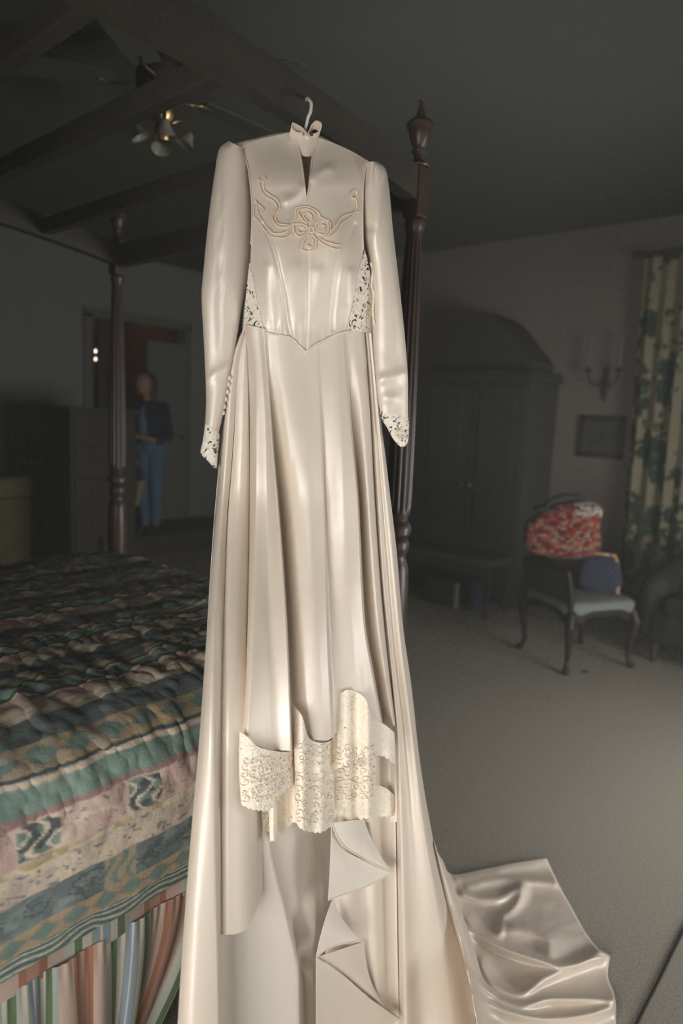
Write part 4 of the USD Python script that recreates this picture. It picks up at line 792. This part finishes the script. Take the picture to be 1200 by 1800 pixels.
# cord on the carpet
cd = obj('power_cord', tube([(-.36, 1.30, .005), (-.41, 1.6, .005), (-.423, 1.755, .005), (-.425, 1.90, .005), (-.431, 2.196, .005), (-.40, 2.5, .005), (-.30, 3.0, .005)], .0042, 8, 60), 'cord_black', smooth=60, label='thin dark cord lying on the carpet at the lower right', cat='cord')
lint = thing('dark_scrap', 'tiny dark scrap lying on the carpet in front of the chair', 'scrap', (*at_z(1028, 1182, 0)[:2], 0))
g = trimesh.creation.icosphere(2, .02); g.apply_scale((1, .7, .25)); g.vertices += .006*(meshkit.noise(g.vertices*90, 3)[:, None]-.5); g.apply_translation((0, 0, .005)); obj('scrap', g, 'dark_cloth', lint, smooth=True)

# ------------------------------------------------------------------ far left: dresser, skirted bench
ds = thing('tall_dresser', 'tall dark dresser standing by the far doorway at left', 'dresser', (-5.75, 3.10, 0))
obj('carcass', box(-6.0, -5.52, 2.80, 3.42, .10, 1.48, .006), 'wood_dark', ds, world=ds)
obj('top', box(-6.0, -5.48, 2.77, 3.45, 1.48, 1.52, .008), 'wood_dark', ds, world=ds)
for x in (-5.97, -5.58):
    for y in (2.82, 3.34): obj('leg', box(x, x+.06, y, y+.06, 0, .11, .008), 'wood_dark', ds, world=ds)
for k in range(5):
    z0 = .13+k*.268; d = obj('drawer', box(-5.525, -5.505, 2.83, 3.39, z0, z0+.25, .005), 'wood_dark', ds, world=ds)
    for y in (2.98, 3.24): obj('knob', trimesh.creation.icosphere(2, .013).apply_translation((-5.497, y, z0+.125)), 'dark_metal', d, world=ds, smooth=True)
pt = thing('paper_tube', 'slim cream paper tube standing on the floor behind the bed', 'tube', (-5.38, *[at_x(190, 945, -5.38)[1]], 0))
obj('tube', lathe([(.02, 0), (.02, .40), (.015, .40), (.015, .02)], 18), 'tan_cloth', pt, smooth=40)
sb = thing('skirted_bench', 'olive gold skirted bench with gathered sides at the far left wall', 'bench', (-6.62, 2.30, 0))
obj('cushion', box(-6.95, -6.30, 1.55, 3.02, .66, .86, .06), 'gold_cloth', sb, world=sb, smooth=50)
obj('frame', box(-6.93, -6.36, 1.60, 2.97, .02, .66), 'dark_cloth', sb, world=sb)
ys = np.linspace(1.55, 3.0, 500); zz = np.linspace(.66, .01, 12); A, B = np.meshgrid(ys, zz, indexing='ij')
obj('gathered_skirt', sheet(np.stack([-6.33+.014*np.sin(A*95+2*np.sin(A*7))*(.5+.6*(.66-B)), A, B], -1), .003), 'gold_cloth', sb, world=sb, smooth=60)
cu_ = obj('cushion', box(-6.93, -6.72, 1.9, 2.42, .865, 1.22, .09), 'dark_cloth', smooth=50, label='dark square cushion propped on the olive gold bench', cat='cushion')

# ------------------------------------------------------------------ woman in the doorway
PX, PY, PZ = -6.38, 4.10, .21
wo = thing('person', 'person in a navy jacket and blue jeans looking down in the far doorway', 'person', (PX, PY, PZ), YAW)
S = 1.0
body = hull_chain([
    [(.02, 0, .93, .105), (.015, 0, 1.08, .10), (.01, .0, 1.24, .115), (0, .01, 1.34, .085)],
    [(-.06, 0, .90, .085), (.10, 0, .90, .085)], [(-.12, 0, 1.33, .055), (.14, .02, 1.34, .055)],
    [(0, .01, 1.36, .05), (-.02, -.02, 1.46, .045)], [(-.035, -.03, 1.53, .075), (-.045, -.04, 1.60, .088), (-.04, 0, 1.61, .085)], [(-.055, -.07, 1.51, .045), (-.05, -.05, 1.56, .07)], [(-.075, -.125, 1.555, .010), (-.065, -.10, 1.585, .010)],
    [(-.03, 0, .88, .085), (-.06, -.03, .48, .055), (-.045, .0, .28, .048), (-.03, .02, .08, .036), (-.04, -.09, .03, .03)],
    [(.075, 0, .88, .085), (.08, -.02, .48, .055), (.075, .01, .28, .048), (.07, .03, .08, .036), (.075, -.08, .03, .03)],
    [(.15, .02, 1.33, .052), (.205, .02, 1.05, .042), (.10, -.13, .99, .035), (-.03, -.17, 1.03, .028)],
    [(-.13, 0, 1.32, .052), (-.165, -.02, 1.06, .042), (-.135, -.10, .82, .030)]])
obj('body', soft(body, .022, 8), 'skin', wo, smooth=60)
def hand(base, d, up, s, name='hand'):
    d, up = np.array(d, float), np.array(up, float); d /= np.linalg.norm(d); side = np.cross(d, up); side /= np.linalg.norm(side); up = np.cross(side, d); B = np.array(base, float)
    P = lambda a, b, c, r: (*(B+d*a+side*b+up*c), r)
    chs = [[P(0, 0, 0, .024), P(.05, 0, 0, .026)], [P(.05, -.024, 0, .012), P(.07, .024, 0, .012)]]
    for k, (o, L) in enumerate(((-.028, .055), (-.010, .070), (.009, .066), (.027, .050))):
        chs.append([P(.06, o, 0, .0105), P(.06+L*.5, o*1.1, -.012, .0095), P(.06+L*.85, o*1.1, -.035, .0085), P(.06+L*.8, o*1.1, -.052, .008)])
    chs.append([P(.015, -.03*s, 0, .013), P(.045, -.052*s, -.015, .011), P(.072, -.052*s, -.032, .0095)])
    return soft(hull_chain(chs), .010, 4)
obj('hand', hand((-.135, -.11, .80), (-.05, -.15, -.9), (0, -1, 0), 1), 'skin', wo, smooth=60)
obj('hand', hand((-.045, -.17, 1.03), (-1, -.25, .1), (0, -.3, 1), -1), 'skin', wo, smooth=60)
hair = hull_chain([[(-.03, .02, 1.62, .098), (-.01, .05, 1.55, .09), (.01, .06, 1.44, .07), (.02, .06, 1.36, .05)], [(-.05, -.01, 1.655, .075), (.0, .05, 1.6, .085)], [(.045, .0, 1.58, .04), (.05, .0, 1.42, .035)]])
obj('hair', soft(hair, .02, 6), 'hair', wo, smooth=60)
for s in (-1, 1): obj('eye', trimesh.creation.icosphere(2, .009).apply_translation((-.066+s*.030, -.122+.012*(s+1), 1.595)), 'hair', wo, smooth=True)
obj('mouth', tube([(-.088, -.105, 1.52), (-.070, -.118, 1.517), (-.048, -.108, 1.52)], .005, 8), 'hall_paint', wo, smooth=60)
jk = hull_chain([[(.035, .01, 1.02, .125), (.02, .01, 1.24, .135), (.005, .015, 1.33, .10)], [(-.125, 0, 1.325, .066), (.145, .02, 1.335, .068)], [(.15, .02, 1.33, .066), (.21, .02, 1.05, .056), (.13, -.10, .995, .048)], [(-.13, 0, 1.32, .066), (-.168, -.02, 1.06, .055), (-.15, -.07, .92, .045)]])
obj('jacket', soft(jk, .02, 6), 'navy', wo, smooth=60, label='navy jacket')
obj('blouse', soft(hull_chain([[(-.03, -.085, 1.08, .06), (-.035, -.09, 1.22, .055), (-.03, -.06, 1.32, .04)]]), .02, 4), 'denim', wo, smooth=60, label='blue blouse')
jn = hull_chain([[(-.06, 0, .90, .098), (.10, 0, .90, .098)], [(.02, 0, 1.0, .112), (.02, 0, .9, .115)], [(-.03, 0, .88, .098), (-.06, -.03, .48, .068), (-.045, .0, .28, .060), (-.03, .02, .12, .052)], [(.075, 0, .88, .098), (.085, -.02, .48, .068), (.08, .01, .28, .060), (.075, .03, .12, .052)]])
obj('jeans', soft(jn, .02, 6), 'denim', wo, smooth=60, label='blue jeans')
for x, y in ((-.038, -.04), (.073, -.03)): obj('shoe', soft(hull_chain([[(x, y+.06, .035, .042), (x, y-.03, .04, .042), (x-.005, y-.10, .03, .036)]]), .015, 4), 'leather', wo, smooth=60)
hb = thing('handbag', 'small black handbag held by the person in the doorway', 'bag', (*(np.array([PX, PY, 0])+np.array([math.cos(YAW)*-.05+math.sin(YAW)*.20, math.sin(YAW)*-.05-math.cos(YAW)*.20, PZ+.57])),), YAW)
obj('body', blob(.075, .035, .11, 0, 81), 'leather', hb, smooth=60); obj('strap', tube([(-.05, 0, .10), (-.04, 0, .15), (.03, 0, .15), (.05, 0, .10)], .006, 8), 'leather', hb, smooth=60)
tc = thing('folded_cloth', 'tan folded cloth hanging below the black handbag in the doorway', 'cloth', (*(np.array([PX, PY, 0])+np.array([math.cos(YAW)*-.045+math.sin(YAW)*.165, math.sin(YAW)*-.045-math.cos(YAW)*.165, PZ+.30])),), YAW)
a, b = np.meshgrid(np.linspace(0, 1, 20), np.linspace(0, 1, 14), indexing='ij')
obj('cloth', sheet(np.stack([-.06+.13*b*(1-.65*a)+.04*a*0, .012*np.sin(b*9)+0*a, .27*(1-a)], -1), .012), 'tan_cloth', tc, smooth=60)

# ------------------------------------------------------------------ the faint haze in the room's air that lifts the dark corners
obj('room_haze', box(XL+.01, XR-.01, YF+.01, YB-.01, .001, ZC-.01), 'haze', label='faint haze hanging in the air of the dim bedroom', cat='haze', kind='stuff')
